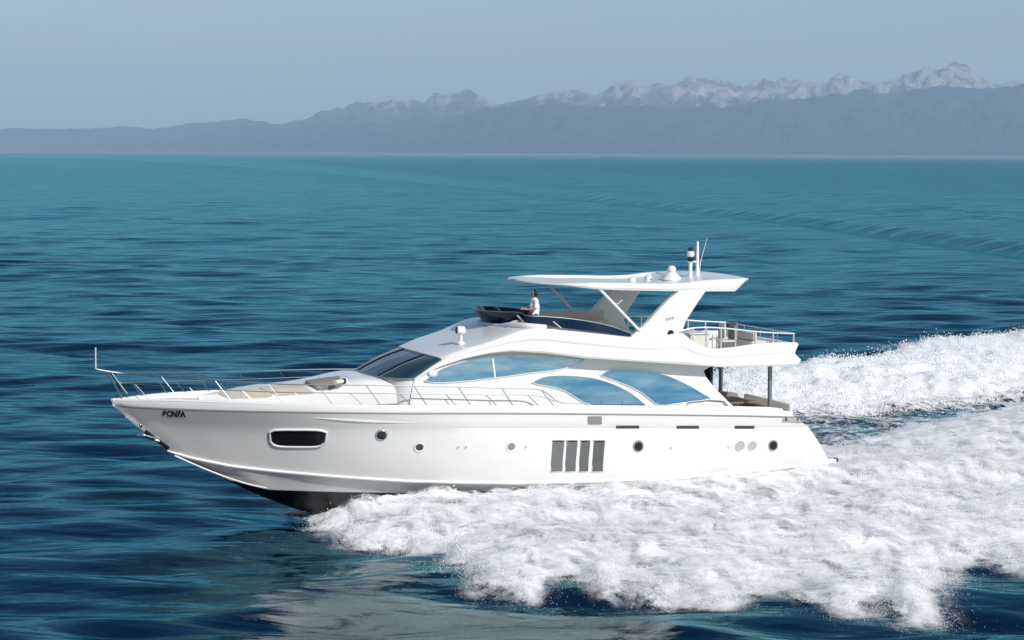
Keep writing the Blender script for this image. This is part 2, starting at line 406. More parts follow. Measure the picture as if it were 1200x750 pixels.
pad([(357,450),(372,447.5),(392,445),(398,444.5)], [(372,458),(385,457),(396,455.5),(402,452)], .12, CUSHT)
# hatch on trunk and white roll cushion
l, n = hit(398, 451, TB, 0); MB().tube([l+Vector((-.25, -.1, .12)), l+Vector((.25, .35, .12))], .07, 10).build('bolster', CUSHW, yacht)
l, n = hit(402.5, 450, TB, 0); MB().lathe(l+Vector((0, 0, .02)), [(.02, 0), (.09, .02), (.09, .14), (.03, .16)], 12).build('foredeck_speaker', BLACK, yacht)

# ------------------------------------------------------------------ windshield and brow
AP = P(486,444,2.28); CB = P(427,437.5,0)       # near pillar foot, centre foot
CT = P(487,411.5,0); AT = P(522,418.5,2.25)
ws = []
wi = []
for s in np.linspace(-1, 1, 31):
    a = s*math.pi/2; c = max(math.cos(a), 0)**.8
    b = Vector((AP.x+(CB.x-AP.x)*c, AP.y*math.sin(a), AP.z+(CB.z-AP.z)*c)); t_ = Vector((AT.x+(CT.x-AT.x)*c, AT.y*math.sin(a), AT.z+(CT.z-AT.z)*c))
    col = []
    for k in range(7):
        f = k/6; q = b.lerp(t_, f); q.z += .07*math.sin(math.pi*f); col.append(q)
    ws.append(col); wi.append([q+Vector((-.05, 0, -.05)) for q in col])
wsd = MB(); wsd.solid(ws, wi); wsd = wsd.build('windshield', GLASSD, yacht, smooth=50)
WB = bvh_of(wsd)
MB().solid([[c[0]+Vector((-.02, 0, -.005)), c[0]+Vector((0, 0, -1.2))] for c in ws], [[c[0]+Vector((-.2, 0, -.005)), c[0]+Vector((-.2, 0, -1.2))] for c in ws]).build('windshield_base', GEL, yacht, smooth=50)
for k in (10, 20): 
    MB().tube([q+Vector((.01, 0, .012)) for q in ws[k]], .022, 6).build('mullion', BLACK, wsd)
for k, e in ((7, 5), (14, 5), (21, 5)):      # wipers lying up the glass
    pa = ws[k][0]+Vector((.02, 0, .03)); pb = ws[k+2][e]+Vector((.03, 0, .07))
    MB().tube([pa, pa.lerp(pb, .5)+Vector((0, 0, .05)), pb], .011, 6).build('wiper', MIDGREY, wsd)
q = [Vector(c[0])+Vector((.02, 0, -.01)) for c in ws]; MB().tube(q, .035, 6).build('windshield_gasket', RUBBER, wsd)
# A-pillar underside / lintel between glass and brow (shaded fairing)
EDGE = [(520,421,2.34),(545,410.5,2.44),(575,401.5,2.56),(600,392.5,2.66),(620,386,2.72),(650,385.5,2.78)]
CEN = [(483,410.5,0),(500,404,0),(530,395,0),(555,384.5,0),(569,379,0),(590,378.5,0)]
E3 = crv([P(*e) for e in EDGE], 16); C3 = crv([P(*e) for e in CEN], 16)
bt = []; bbm = []
for i in range(16):
    E = Vector(E3[i]); C = Vector(C3[i]); r = []; rb = []
    for s in np.linspace(0, 1, 15):
        a = s*math.pi/2; c = math.cos(a)
        q = Vector((E.x+(C.x-E.x)*max(c, 0)**.9, E.y*math.sin(a), E.z+(C.z-E.z)*max(c, 0)**.7))
        r.append(q); rb.append(q+Vector((-.03, -.0, -.10)))
    bt.append(r); bbm.append(rb)
bw = MB(); bw.solid(bt, bbm); bw.mirror(); brow = bw.build('wheelhouse_brow', GEL, yacht, smooth=50)
BB = bvh_of(brow)
# searchlight on the brow
l, n = hit(540, 403, BB, 0)
sl = MB(); sl.lathe(l+Vector((0, 0, -.02)), [(.13, 0), (.14, .05), (.10, .09), (.06, .12), (.05, .36)], 16)
sl = sl.build('searchlight', GEL, yacht); MB().lathe(l+Vector((-.14, 0, .42)), [(.10, 0), (.15, .05), (.15, .22), (.12, .28)], 16, (1, 0, .1)).build('lamp_head', GEL, sl)
MB().lathe(l+Vector((.14, 0, .449)), [(.03, 0), (.115, .002), (.115, .012)], 16, (1, 0, .1)).build('lens', DARKGREY, sl)

# ------------------------------------------------------------------ cabin sides
def vcab(u): return 2.36
wallpx = [(478,486),(486,444),(500,435),(520,425),(545,415),(575,407),(620,402),(700,404),(800,412),(845,418),(850,426),(833,430),(825,434.5),(828,442),(838,455),(850,467),(866,486)]
wp = [P(x, y, 2.36) for x, y in wallpx]
def extr(poly, v0, v1, lean=0.0, zref=3.6):
    mb = MB(); n = len(poly)
    vs = [(q.x, v0-lean*(q.z-zref), q.z) for q in poly]+[(q.x, v1-lean*(q.z-zref), q.z) for q in poly]
    mb.add(vs, [tuple(range(n)), tuple(range(2*n-1, n-1, -1))]+[(i, (i+1) % n, n+(i+1) % n, n+i) for i in range(n)]); return mb
side = extr(wp, 2.36, 2.26, .05).build('cabin_side', GEL, yacht, smooth=20); mcopy(side, yacht)
SB = bvh_of(side)
# saloon windows (port + starboard twins), each with a frame
def glassy(top, bot, nm='saloon_window', n=26, fr=.018):
    g = patch(top, bot, SB, .014, .03, nm, GLASSB, yacht, n=n, m=6, fb=2.36, twin=False)
    lp_ = [tuple(x) for x in crv(top, 22)]+[tuple(x) for x in crv(bot[::-1], 22)][1:-1]
    ringtube(lp_, SB, .022, fr, 'window_frame', GEL, g, fb=2.36); mcopy(g, yacht); return g
glassy([(497,446.5),(510,436),(530,427.5),(560,419.5),(590,416),(620,416),(650,418.5),(684,421.5)],
       [(497,448.5),(520,448.5),(545,446.8),(580,443),(620,437.5),(650,434),(668,430),(684,422.5)])
glassy([(623,448.5),(635,442),(650,440),(670,440.2),(690,442),(710,447),(730,455.5),(745,465),(758,476.5)],
       [(623,449.8),(645,453.5),(662,458.5),(676,467),(688,473.5),(705,476.5),(725,477),(742,477),(758,477.5)])
glassy([(703,439.5),(713,433.5),(730,432),(752,433.5),(775,438),(795,445.5),(815,456),(832,466.5)],
       [(703,440.8),(718,445.5),(735,452),(750,459.5),(762,468.5),(772,475),(800,472),(832,467.8)])
l, n = hit(508, 434.5, SB, 2.36)
ax = (n+Vector((.0, 0, .34))).normalized()  # added convex disc, tilted between sun and camera to make a glint
MB().lathe(l+Vector((0, -.03, 0)), [(.25, 0), (.24, .008), (.19, .017), (.13, .025), (.06, .029), (.01, .03)], 24, ax).build('added_glint_disc', pm('glint_disc_gloss', (.42, .56, .76), .16, metal=.85), yacht)
o = patch(lp((576.2,418.5),(578,418.5),3), lp((579.2,442.5),(581,442.3),3), SB, .024, .02, 'window_mullion', GEL, yacht, n=3, m=3, fb=2.36)
# aft bulkhead with glass doors, cabin interior floor
pb = P(836, 452, 2.3)
MB().box(pb.x-.02, pb.x+.06, -2.22, 2.22, 2.5, P(845,424,2.3).z).build('aft_door_glass', GLASSD, yacht)
# side deck coaming below the aft window
o = extr([P(x, y, 2.42) for x, y in ((765,479),(790,475.5),(806,471.5),(838,468),(852,470),(862,479)) ], 2.5, 2.3, 0).build('cockpit_coaming', GEL, yacht, bevel=.02); mcopy(o, yacht)
o = MB().tube([P(x, y, 2.55) for x, y in ((806,476),(806,471.5),(830,468.6),(848,470),(854,477))], .018, 6).build('grab_rail', RAILM, yacht); mcopy(o, yacht)

# ------------------------------------------------------------------ flybridge coaming
vp = [(486,2.36),(545,2.47),(575,2.58),(600,2.68),(640,2.80),(683,2.86),(800,2.88),(938,2.80)]
vpu = np.array([P(x, 420, v).x for x, v in vp]); vpv = np.array([v for x, v in vp])
def vfly(u): return float(np.interp(-u, -vpu, vpv))
ctop = [(486,443.5),(505,430.5),(520,421.5),(545,410.5),(575,401.5),(600,392.5),(620,386),(640,385.3),(680,389),(740,395.5),(770,396),(797,390),(803,391.5),(809,397),(816,402),(826,406.5),(840,409),(858,407.3),(885,403.3),(910,401.5),(934,401.5)]
cbot = [(486,445),(505,434.5),(520,428),(545,420),(575,413.8),(600,411.5),(640,414),(683,419.5),(740,423.3),(800,427),(820,428.5),(845,430.3),(880,430),(934,428)]
def yi(pts, x): return float(np.interp(x, [p[0] for p in pts], [p[1] for p in pts]))
A = []; C = []
xs = np.concatenate([np.linspace(486, 780, 60), np.linspace(784, 934, 50)])
for i, x in enumerate(xs):
    ra = []; rc = []; ln = sst(900, 934, x)
    for j, t in enumerate(np.linspace(0, 1, 13)):
        nx = ln*float(np.interp(t, [0, .45, .75, 1], [1.5, -3.5, 4.5, 0]))
        y = yi(ctop, x)*(1-t)+yi(cbot, x)*t
        q = P(x+nx, y, vfly); thick = min(1, (yi(cbot, x)-yi(ctop, x))/30)
        prof = float(np.interp(t, [0, .08, .45, .52, .93, 1], [-.08, -.02, .0, -.045, .045, -.0]))*thick
        ra.append(q+Vector((0, prof, 0))); rc.append(q+Vector((0, -.16, 0)))
    A.append(ra); C.append(rc)
o = MB(); o.solid(A, C); coam = o.build('flybridge_coaming', GEL, yacht, smooth=24); mcopy(coam, yacht)
FB = bvh_of(coam)
# fly deck slab (floor) follows the lower edge of the coaming, and a stern fascia
fd = []; fd2 = []
for x in np.linspace(575, 936, 40):
    q = P(x, yi(cbot, x), vfly); r = []; r2 = []
    for s in np.linspace(-1, 1, 9): r.append(Vector((q.x, (q.y-.1)*s, q.z+.20))); r2.append(Vector((q.x, (q.y-.1)*s, q.z+.02)))
    fd.append(r); fd2.append(r2)
MB().solid(fd, fd2).build('flybridge_deck', GELD, yacht)
q = P(935, 402, 2.7); q2 = P(935, 428, 2.7)
MB().prism([(q.x-.02, q.z-.02), (q.x+.12, (q.z*.55+q2.z*.45)), (q.x-.08, q2.z+.18), (q2.x+.05, q2.z+.01), (q2.x+.3, q2.z+.01), (q.x+.2, q.z-.02)], -2.72, 2.72).build('stern_fascia', GEL, yacht)
# pillars
for px0, in ((902.5,),):
    a = P(902.5, 428, 1.95); b = P(902.5, 476, 1.95)
    for sgn in (1, -1):
        MB().tube([(a.x, a.y*sgn, b.z-.35), (a.x, a.y*sgn, a.z+.3)], .075, 10).build('pillar', pm('pillar_grey', (.30, .32, .33), .3, metal=.6), yacht)

# ------------------------------------------------------------------ flybridge windscreen
sct = [(557,363,0),(601,370,1.9),(618,370.3,2.4),(640,371.5,2.52),(665,373.6,2.6),(690,377,2.62),(715,382.4,2.64),(738,390.5,2.66)]
scb = [(570,378.3,0),(597,378.5,1.8),(618,379.8,2.45),(640,381.6,2.55),(665,384.8,2.6),(690,388,2.63),(715,391.3,2.66),(739,394.3,2.68)]
def scurve(l, n): 
    q = [P(*a) for a in l]; q[1].x = q[0].x-.85; q[1].z = q[0].z+.01
    return [Vector(x) for x in crv([Vector((q[0].x, -.3, q[0].z)), Vector((q[0].x, .3, q[0].z)), Vector((q[0].x-.40, 1.2, q[0].z))]+q[1:], n)][0:]
T = scurve(sct, 50); B = scurve(scb, 50)
T = [t for t in T]; A = []; C = []
for t, b in zip(T, B):
    A.append([b.lerp(t, k/4) for k in range(5)]); C.append([b.lerp(t, k/4)+Vector((-.02, -.02, 0)) for k in range(5)])
o = MB(); o.solid(A, C); scr = o.build('flybridge_windscreen', NAVY, yacht, smooth=50); mcopy(scr, yacht)
o = MB().tube([t+Vector((0, 0, .01)) for t in T], .016, 6).build('screen_rail', RAILM, scr)
o2 = mcopy(o, scr)
for (xt, yt, xb, yb) in ((606,365.8,617,380.5),(641,367,658,385)):
    a = P(xt, yt+4, 2.0 if xt < 620 else 2.45); b = P(xb, yb, 2.3 if xt < 620 else 2.66); o = MB().tube([a, b], .03, 6).build('screen_strut', LTGREY, yacht); mcopy(o, yacht)
# plinth between brow and screen
MB().tube(crv([P(568,380,0)+Vector((0, -.5, 0)), P(568,380,0), P(568,380,0)+Vector((-.1, 1.2, 0)), P(598,381,1.8), P(618,382,2.45), P(640,384,2.58)], 30), .10, 10).build('screen_plinth', GELD, yacht)
o = MB().tube(crv([P(596,380,1.9), P(602,377,1.95), P(612,376.5,2.0), P(624,380,2.1)], 12), .04, 8).build('grab_handle', LTGREY, yacht)

# ------------------------------------------------------------------ arch legs and hardtop
leg = [(738,396),(747,388),(760,376.5),(772,363),(784,351),(797,340.5),(828,340.5),(820,352),(812,364),(804,377),(800,388),(806,398)]
lgp = [P(x, y, 2.62) for x, y in leg]
al = extr(lgp, 2.62, 2.36, .0).build('arch_leg', GEL, yacht, bevel=.035)
alb = bvh_of(al)
l, n = hit(786, 391, alb); o = MB().lathe(l, [(.03, .006), (.11, .012), (.12, .0)], 20, n).build('arch_light', BLACK, al)
l, n = hit(785, 373.5, alb)
for k in (-1, 0, 1): MB().lathe(l+Vector((k*.11, 0, -k*.02)), [(.02, .006), (.05, .008), (.055, 0)], 12, n).build('emblem', LTGREY, al)
mcopy(al, yacht)
# hardtop: long wing, nose rounded in plan, raised tapered tail
nose = P(602, 329, 0); tail_t = P(878, 326, 2.62); tail_b = P(862, 341.5, 2.62)
def hz(pts, v=2.62):
    q = [P(x, y, v) for x, y in pts]; return np.array([-a.x for a in q]), np.array([a.z for a in q])
bu, bz = hz([(640,336),(680,338.5),(740,340.5),(800,341.5),(862,341.5)])
tu, tz = hz([(650,331.5),(690,331),(740,331.5),(780,332),(805,331),(825,328.2),(850,326.6),(878,326)])
hg = []; hgb = []
us = np.concatenate([nose.x-np.array([0, .02, .06, .13, .25, .42, .65]), np.linspace(nose.x-.95, tail_t.x, 40)])
for u in us:
    s = min((nose.x-u)/2.1, 1); wv = max(2.62*math.sqrt(max(0, 1-(1-s)**2.4))**1.0, .02)
    zt_ = float(np.interp(-u, tu, tz)); zb_ = float(np.interp(-u, bu, bz))
    k = float(sst(nose.x, nose.x-2.3, np.array(u)))
    zt_ = (nose.z+.02)*(1-k)+zt_*k; zb_ = (nose.z-.04)*(1-k)+zb_*k
    cut = min(1.0, (u-tail_t.x)/(tail_b.x-tail_t.x)) ; zb2 = zt_-(zt_-zb_)*max(cut, .04)
    dp = .09*k*float(sst(tail_t.x+.9, tail_t.x+1.8, np.array(u)))
    cz = zt_-dp
    r = [Vector((u, wv*.985, zb2)), Vector((u, wv, zb2+(zt_-zb2)*.35)), Vector((u, wv*.985, zt_-.02)), Vector((u, wv*.95, zt_)), Vector((u, wv*.90, zt_-.01)), Vector((u, wv*.87, cz))]
    r += [Vector((u, wv*s_, cz+.05*(1-s_*s_))) for s_ in (.6, .3, 0)]
    hg.append(r)
    hgb.append([Vector((u, wv*.985*s_, zb2+(0.0 if s_ > .97 else (zt_-zb2)*.25))) for s_ in (1.0, .95, .7, .5, .35, .25, .15, .08, 0)])
o = MB(); o.grid(hg); o.grid(hgb)
for G_ in (0, len(hg)-1):
    pass
b0 = len(hg)*len(hg[0]); nn = len(hg[0]); ee = (len(hg)-1)*nn
for j in range(nn-1): o.f.append((ee+j, ee+j+1, b0+ee+j+1, b0+ee+j)); o.f.append((j, j+1, b0+j+1, b0+j))
o.mirror(); ht = o.build('hardtop', GEL, yacht, smooth=30)
# struts
for a, b in ((P(701,337,2.5), P(750,388,2.62)),):
    o = MB().tube([a, b], .05, 8).build('hardtop_strut', GEL, yacht); mcopy(o, yacht)
    m_ = a.lerp(b, .38); MB().tube([m_+Vector((.12, -.02, .06)), m_+Vector((-.15, -.06, .0)), m_+Vector((-.35, -.15, .12))], .03, 6).build('strut_bracket', LTGREY, yacht)
# roof gear
def onroof(px, py, v): q = P(px, py, v); return q
def rz(u): return float(np.interp(-u, tu, tz))-.06
def gear(px, v): q = P(px, 328, v); return Vector((q.x, v, rz(q.x)))
g = gear(787, .6); rd = MB().lathe(g, [(.36, 0), (.33, .06), (.22, .18), (.15, .25), (.10, .27)], 20).build('radar_pedestal', GEL, yacht)
MB().lathe(g+Vector((0, 0, .25)), [(.07, 0), (.13, .03), (.155, .09), (.14, .16), (.08, .22), (.01, .235)], 20).build('radar_dome', GEL, rd)
MB().tube([g+Vector((.15, 0, .16)), g+Vector((.62, .12, .24))], .03, 6).build('horn', STEEL, rd)
for x_, v in ((741, .5), (760, .3), (760, -.6)):
    g = gear(x_, v); MB().lathe(g, [(.12, 0), (.13, .05), (.09, .13), (.03, .16)], 16).build('antenna_dome', GEL, yacht)
g = gear(809, .75); ms = MB().tube([g, g+Vector((0, 0, .80))], .065, 8).build('mast_post', GEL, yacht)
MB().lathe(g+Vector((0, 0, .58)), [(.09, 0), (.10, .02), (.10, .12), (.09, .14)], 12).build('navigation_light', BLACK, ms)
MB().lathe(g+Vector((0, 0, .74)), [(.11, 0), (.13, .03), (.13, .14), (.10, .18)], 12).build('lamp_housing', GEL, ms)
MB().lathe(g+Vector((0, 0, .93)), [(.05, 0), (.09, .02), (.085, .10), (.03, .13)], 12).build('anchor_light', BLACK, ms)
g = gear(817, .75); ms = MB().tube([g, g+Vector((0, 0, 1.05)), g+Vector((0, 0, 1.25))], .07, 8, .035).build('mast_post', GEL, yacht)
MB().tube([g+Vector((.0, 0, .55)), g+Vector((.35, 0, .55))], .03, 6).build('crossbar', GEL, ms)
g2 = gear(819, .3); MB().tube([g2, g2+Vector((-.05, 0, .5)), g2+Vector((-.30, 0, 1.35))], .018, 6, .007).build('whip_antenna', GEL, yacht)

# ------------------------------------------------------------------ rails
def vcap(u): return max(cap[1](u)-.09, .13)
bowrail_top = [(113,433),(126,435.5),(150,438.5),(189,441),(220,443.5),(252,446),(284,448),(314,449.5),(345,450.6),(372,451),(400,451.3),(429,451.5),(485,452.5),(537,453.3),(588,455),(626,455.8),(637,458.5),(646,465),(654,471),(682,472.5)]
def RP(x, y): return P(x, y, vcap)
br = MB(); br.tube([RP(x, y) for x, y in [tuple(a) for a in crv(bowrail_top, 90)]], .018, 6)
br.mirror()
e = RP(113,433); br.tube([e, (e.x+.06, 0, e.z), (e.x, -e.y, e.z)], .022, 6)
bowrail = br.build('bow_rail', RAILM, yacht)
o = MB().tube([RP(x, y) for x, y in [tuple(a) for a in crv([(140,449),(189,452.5),(222,454.5),(252,456.5),(284,458),(314,459.2),(345,460),(372,460.4),(410,460.7),(470,461.3),(522,461.8),(569,462.5),(618,463),(640,466),(650,471)], 80)]], .014, 6).build('mid_rail', RAILM, bowrail); mcopy(o, bowrail)
def capy(x): return yi([(130,469),(212,470),(332,474.5),(400,476),(500,477),(700,477)], x)
stn = [(126,435.5,145),(189,441,212),(252,446,273),(314,449.5,333),(372,451,391),(429,451.5,447),(485,452.5,501.5),(537,453.3,552.5),(588,455,602),(634,457,650),
       (158,450,176),(222,454.5,239),(284,458,300),(345,460,361),(410,460.7,427),(468,461.3,484),(522,461.8,536),(569,462.5,584),(618,463,633)]
for xt, yt, xb in stn:
    a = RP(xt, yt); b = RP(xb, capy(xb)); m_ = a.lerp(b, .8)+Vector((0, 0, 0))
    b2 = RP(xb+.5, capy(xb)); 
    o = MB().tube([a, m_, b.lerp(b2, .5), b2+Vector((0, 0, -.05))], .014, 6).build('stanchion', RAILM, bowrail); mcopy(o, bowrail)
e = RP(113, 433); MB().tube([Vector((e.x, 0, e.z)), Vector((e.x, 0, e.z+.68))], .022, 6).build('jackstaff', pm('jackstaff_white', (.7, .7, .66), .4), yacht)
# second pulpit brace
a = P(131,437.5,.12); b = P(149,461.5,.2); o = MB().tube([a, b], .022, 6).build('pulpit_brace', RAILM, yacht); mcopy(o, yacht)
# low rail aft
for x in (694, 719, 744, 782):
    a = P(x, 471, 2.9); b = P(x, 477.5, 2.95); o = MB().tube([a, b], .016, 6).build('deck_light_post', MIDGREY, yacht)
# flybridge aft rail
LTRAIL = pm('bright_rail', (.70, .72, .73), .35, metal=.6)
def vfr(u): return vfly(u)-.12
ar = [(797,388),(812,384.5),(828,383.8),(845,384.5),(862,386),(885,388.5),(906,390),(931,391)]
q = [P(x, y, vfr) for x, y in [tuple(a) for a in crv(ar, 24)]]
o = MB().tube(q, .026, 6); e = q[-1]
o.mirror(); o.tube([e, (e.x-.06, 0, e.z), (e.x, -e.y, e.z)], .02, 6); arail = o.build('flybridge_rail', LTRAIL, yacht)
for x in (812, 828, 845, 862, 885, 906, 930):
    a = P(x, yi(ar, x), vfr); b = Vector((a.x, a.y, P(x, yi(ctop, x), vfr).z-.05))
    o = MB().tube([a, b], .032, 6).build('rail_post', LTRAIL, arail); mcopy(o, arail)
for v in (-1.3, 0, 1.3):
    MB().tube([Vector((e.x-.05, v, e.z)), Vector((e.x-.05, v, P(934,402,2.7).z-.05))], .024, 6).build('rail_post', RAILM, arail)

# ------------------------------------------------------------------ flybridge furniture
fz = lambda x: P(x, yi(cbot, x), vfly).z+.20
c0 = P(655, 400, 1.6); z0 = fz(655)
MB().prism([(c0.x+1.5, z0), (c0.x+1.5, z0+.65), (c0.x+1.3, z0+.85), (c0.x+1.05, z0+.85), (c0.x+1.0, z0)], .7, 2.2).build('helm_console', GEL, yacht, bevel=.03)
wl = MB().lathe((c0.x+.98, 1.55, z0+.95), [(.16, 0), (.2, .02), (.2, .04), (.16, .05)], 20, (-1, 0, .5)).build('steering_wheel', DARKGREY, yacht)
s1 = MB().box(c0.x-.45, c0.x+.1, -.4, .45, z0, z0+.5); s1 = s1.build('helm_seat', GEL, yacht, bevel=.04)
MB().box(c0.x-.5, c0.x-.36, -.4, .45, z0+.55, z0+.9).build('seat_back', CUSHW, s1, bevel=.05)
MB().box(c0.x-.34, c0.x+.1, -.38, .43, z0+.504, z0+.60).build('seat_cushion', CUSHW, s1, bevel=.04)
s2 = MB().box(c0.x-3.2, c0.x-.8, -2.4, -1.7, z0, z0+.42).build('flybridge_sofa', GEL, yacht, bevel=.04)
MB().box(c0.x-3.2, c0.x-.8, -2.38, -2.25, z0+.43, z0+.85).build('seat_back', CUSHW, s2, bevel=.05)
MB().box(c0.x-3.18, c0.x-.82, -2.24, -1.7, z0+.424, z0+.53).build('seat_cushion', CUSHW, s2, bevel=.04)
c1 = P(815, 400, .5); z1 = fz(815)
bar = MB().box(c1.x-.2, c1.x+.5, -.3, 1.2, z1, z1+.68).build('wet_bar', CUSHW, yacht, bevel=.03)
MB().box(c1.x-.25, c1.x+.55, -.35, 1.25, z1+.682, z1+.72).build('worktop', GEL, bar, bevel=.01)
for k, (dx, v) in enumerate(((-.75, 1.3), (-.75, .5), (-1.35, .2))):
    ch = MB().box(c1.x+dx-.25, c1.x+dx+.25, v-.25, v+.25, z1+.42, z1+.48).build('deck_chair', CUSHW, yacht, bevel=.02)
    MB().box(c1.x+dx-.28, c1.x+dx-.22, v-.25, v+.25, z1+.5, z1+.98).build('seat_back', CUSHW if k % 2 else CUSHT, ch, bevel=.02)
    for a in (-.22, .22):
        for b in (-.22, .22): MB().tube([(c1.x+dx+a, v+b, z1), (c1.x+dx+a, v+b, z1+.95 if a < 0 else z1+.62)], .016, 6).build('leg', RAILM, ch)
sf = MB().box(c1.x-3.1, c1.x-1.9, -1.2, 1.0, z1-.05, z1+.38).build('sun_lounge', CUSHW, yacht, bevel=.06)
MB().box(c1.x-2.1, c1.x-1.95, -1.2, 1.0, z1+.39, z1+.68).build('backrest', CUSHW, sf, bevel=.05)
# cockpit furniture
c2 = P(880, 470, 0); z2 = P(900, 478, 2.9).z-.55
cf = MB().box(c2.x-.9, c2.x+2.2, -2.3, 2.3, z2-.3, z2-.22).build('cockpit_floor', TEAK, yacht)
sf = MB().box(c2.x-.6, c2.x+.0, -1.8, 1.8, z2-.22, z2+.22).build('stern_sofa', CUSHW, yacht, bevel=.05)
MB().box(c2.x-.74, c2.x-.58, -1.8, 1.8, z2+.1, z2+.52).build('seat_back', CUSHW, sf, bevel=.05)
tb = MB().box(c2.x+.15, c2.x+1.35, -.9, .9, z2+.48, z2+.54).build('cockpit_table', TEAK, yacht, bevel=.015)
for v in (-.4, .4): MB().tube([(c2.x+.7, v, z2-.2), (c2.x+.7, v, z2+.48)], .05, 8).build('table_leg', STEEL, tb)
sg = MB(); q_ = P(853,466,1.5)
sg.prism([(q_.x+.1, z2-.2), (q_.x+.15, z2+.82), (q_.x-.5, z2+.74), (q_.x-1.3, z2+.62), (q_.x-1.9, z2+.55), (q_.x-1.9, z2-.2)], -2.2, -1.6)
sg.build('side_sofa', CUSHT, yacht, bevel=.04)

# ------------------------------------------------------------------ anchor on the stem
an = MB(); a0 = P(165, 504, 0); a1 = P(196, 524, 0)
an.tube([P(170,505,.05), P(182,514,.05), P(198,525,.05)], .07, 8)
anc = an.build('anchor_roller', BLACK, yacht)
tmp = MB(); 
f0 = P(163, 514, .1); f1 = P(172,509,.1)
tmp.tube([P(186,517,.1), P(168,510,.1)], .05, 8)
anchor = tmp.build('anchor_shank', STEEL, yacht)
for sg_ in (1, -1):
    b0 = P(170, 510, .1); mbk = MB()
    mbk.add([b0+Vector((-.25, sg_*.02, -.15)), b0+Vector((.25, sg_*.10, -.05)), b0+Vector((.0, sg_*.42, -.02)), b0+Vector((-.35, sg_*.34, -.12)),
             b0+Vector((-.25, sg_*.02, -.07)), b0+Vector((.25, sg_*.10, .03)), b0+Vector((.0, sg_*.42, .05)), b0+Vector((-.35, sg_*.34, -.04))],
            [(0,1,2,3),(7,6,5,4),(0,4,5,1),(1,5,6,2),(2,6,7,3),(3,7,4,0)])
    mbk.build('anchor_fluke', STEEL, anchor, bevel=.015)
MB().lathe(P(166,497.5,.0)+Vector((.02, 0, 0)), [(.03, 0), (.09, .02), (.09, .06)], 14, (1, .3, -.6)).build('hawse_hole', BLACK, yacht)

# ------------------------------------------------------------------ person at the helm
def capsule(mb, a, b, r1, r2, n=10):
    a = Vector(a); b = Vector(b); d = (b-a).normalized(); pts = []; rad = []
    for k in range(5):
        t = math.pi/2*(1-k/4); pts.append(a-d*r1*math.sin(t)); rad.append(max(r1*math.cos(t), .002))
    for k in range(1, 5):
        f = k/5; pts.append(a.lerp(b, f)); rad.append(r1+(r2-r1)*f)
    for k in range(5):
        t = math.pi/2*k/4; pts.append(b+d*r2*math.sin(t)); rad.append(max(r2*math.cos(t), .002))
    up = Vector((0, 0, 1)) if abs(d.z) < .9 else Vector((1, 0, 0)); u_ = d.cross(up).normalized(); w_ = d.cross(u_)
    vs = [p+u_*r*math.cos(2*math.pi*j/n)+w_*r*math.sin(2*math.pi*j/n) for p, r in zip(pts, rad) for j in range(n)]
    m = len(pts); fs = [(i*n+j, i*n+(j+1) % n, (i+1)*n+(j+1) % n, (i+1)*n+j) for i in range(m-1) for j in range(n)]
    fs += [tuple(reversed(range(n))), tuple((m-1)*n+j for j in range(n))]; mb.add(vs, fs)
def remesh(o, vs, sm=3):
    md = o.modifiers.new('remesh', 'REMESH'); md.mode = 'VOXEL'; md.voxel_size = vs; md.use_smooth_shade = True
    m2 = o.modifiers.new('smooth', 'SMOOTH'); m2.iterations = sm; m2.factor = .5
person = bpy.data.objects.new('person', None); link(person)
hd = P(626.5, 338.5, 1.55)            # top of the head
HTT = 1.78; pl = Vector((hd.x, 1.55, hd.z-HTT))
MB().box(pl.x-.5, pl.x+.45, .7, 2.3, z0-.02, pl.z-.003).build('helm_platform', GELD, yacht)
person.location = L2W(pl); person.rotation_euler = (0, 0, math.pi+TH)
tag(person, 'person with short black hair in a white shirt standing at the flybridge helm', 'person')
body = MB()
capsule(body, (0, 0, .95), (0, 0, 1.22), .135, .15); capsule(body, (-.0, -.12, 1.38), (0, .12, 1.38), .085, .085); capsule(body, (0, 0, 1.2), (0, 0, 1.38), .14, .11)
capsule(body, (0, 0, 1.42), (.02, 0, 1.54), .058, .055); capsule(body, (.02, 0, 1.60), (.015, 0, 1.66), .082, .092); capsule(body, (.045, -.035, 1.575), (.05, -.04, 1.60), .05, .055)
capsule(body, (.085, -.07, 1.615), (.095, -.075, 1.60), .012, .014)      # nose
for s_ in (1, -1):
    capsule(body, (.02, s_*.085, 1.625), (.0, s_*.09, 1.64), .012, .016)  # ears
    capsule(body, (0, s_*.09, .92), (.02, s_*.10, .50), .088, .056); capsule(body, (.02, s_*.10, .50), (-.02, s_*.11, .10), .055, .038)
    capsule(body, (-.03, s_*.11, .04), (.16, s_*.12, .03), .04, .03)
    el = (.06, s_*.25, 1.14); wr = (.30, s_*.16, 1.12)
    capsule(body, (0, s_*.18, 1.38), el, .05, .04); capsule(body, el, wr, .038, .027)
    capsule(body, wr, (.38, s_*.14, 1.13), .028, .034)
    for k in range(4):
        b0 = Vector((.40, s_*(.14+(k-1.5)*.024), 1.14)); ln_ = (.036, .042, .040, .030)[k]
        b1 = b0+Vector((ln_, 0, -.01)); b2 = b1+Vector((.01, 0, -ln_*.8)); capsule(body, b0, b1, .0105, .010, 8); capsule(body, b1, b2, .010, .009, 8)
    capsule(body, (.36, s_*.105, 1.12), (.40, s_*.085, 1.10), .014, .011, 8); capsule(body, (.40, s_*.085, 1.10), (.43, s_*.095, 1.09), .011, .010, 8)
bo = body.build('body', SKIN, person); remesh(bo, .011)
hr = MB(); capsule(hr, (.0, 0, 1.655), (-.005, 0, 1.668), .094, .098, 16); capsule(hr, (-.03, .035, 1.585), (-.015, .03, 1.66), .078, .088, 16)
ho = hr.build('hair', HAIR, person); remesh(ho, .012)
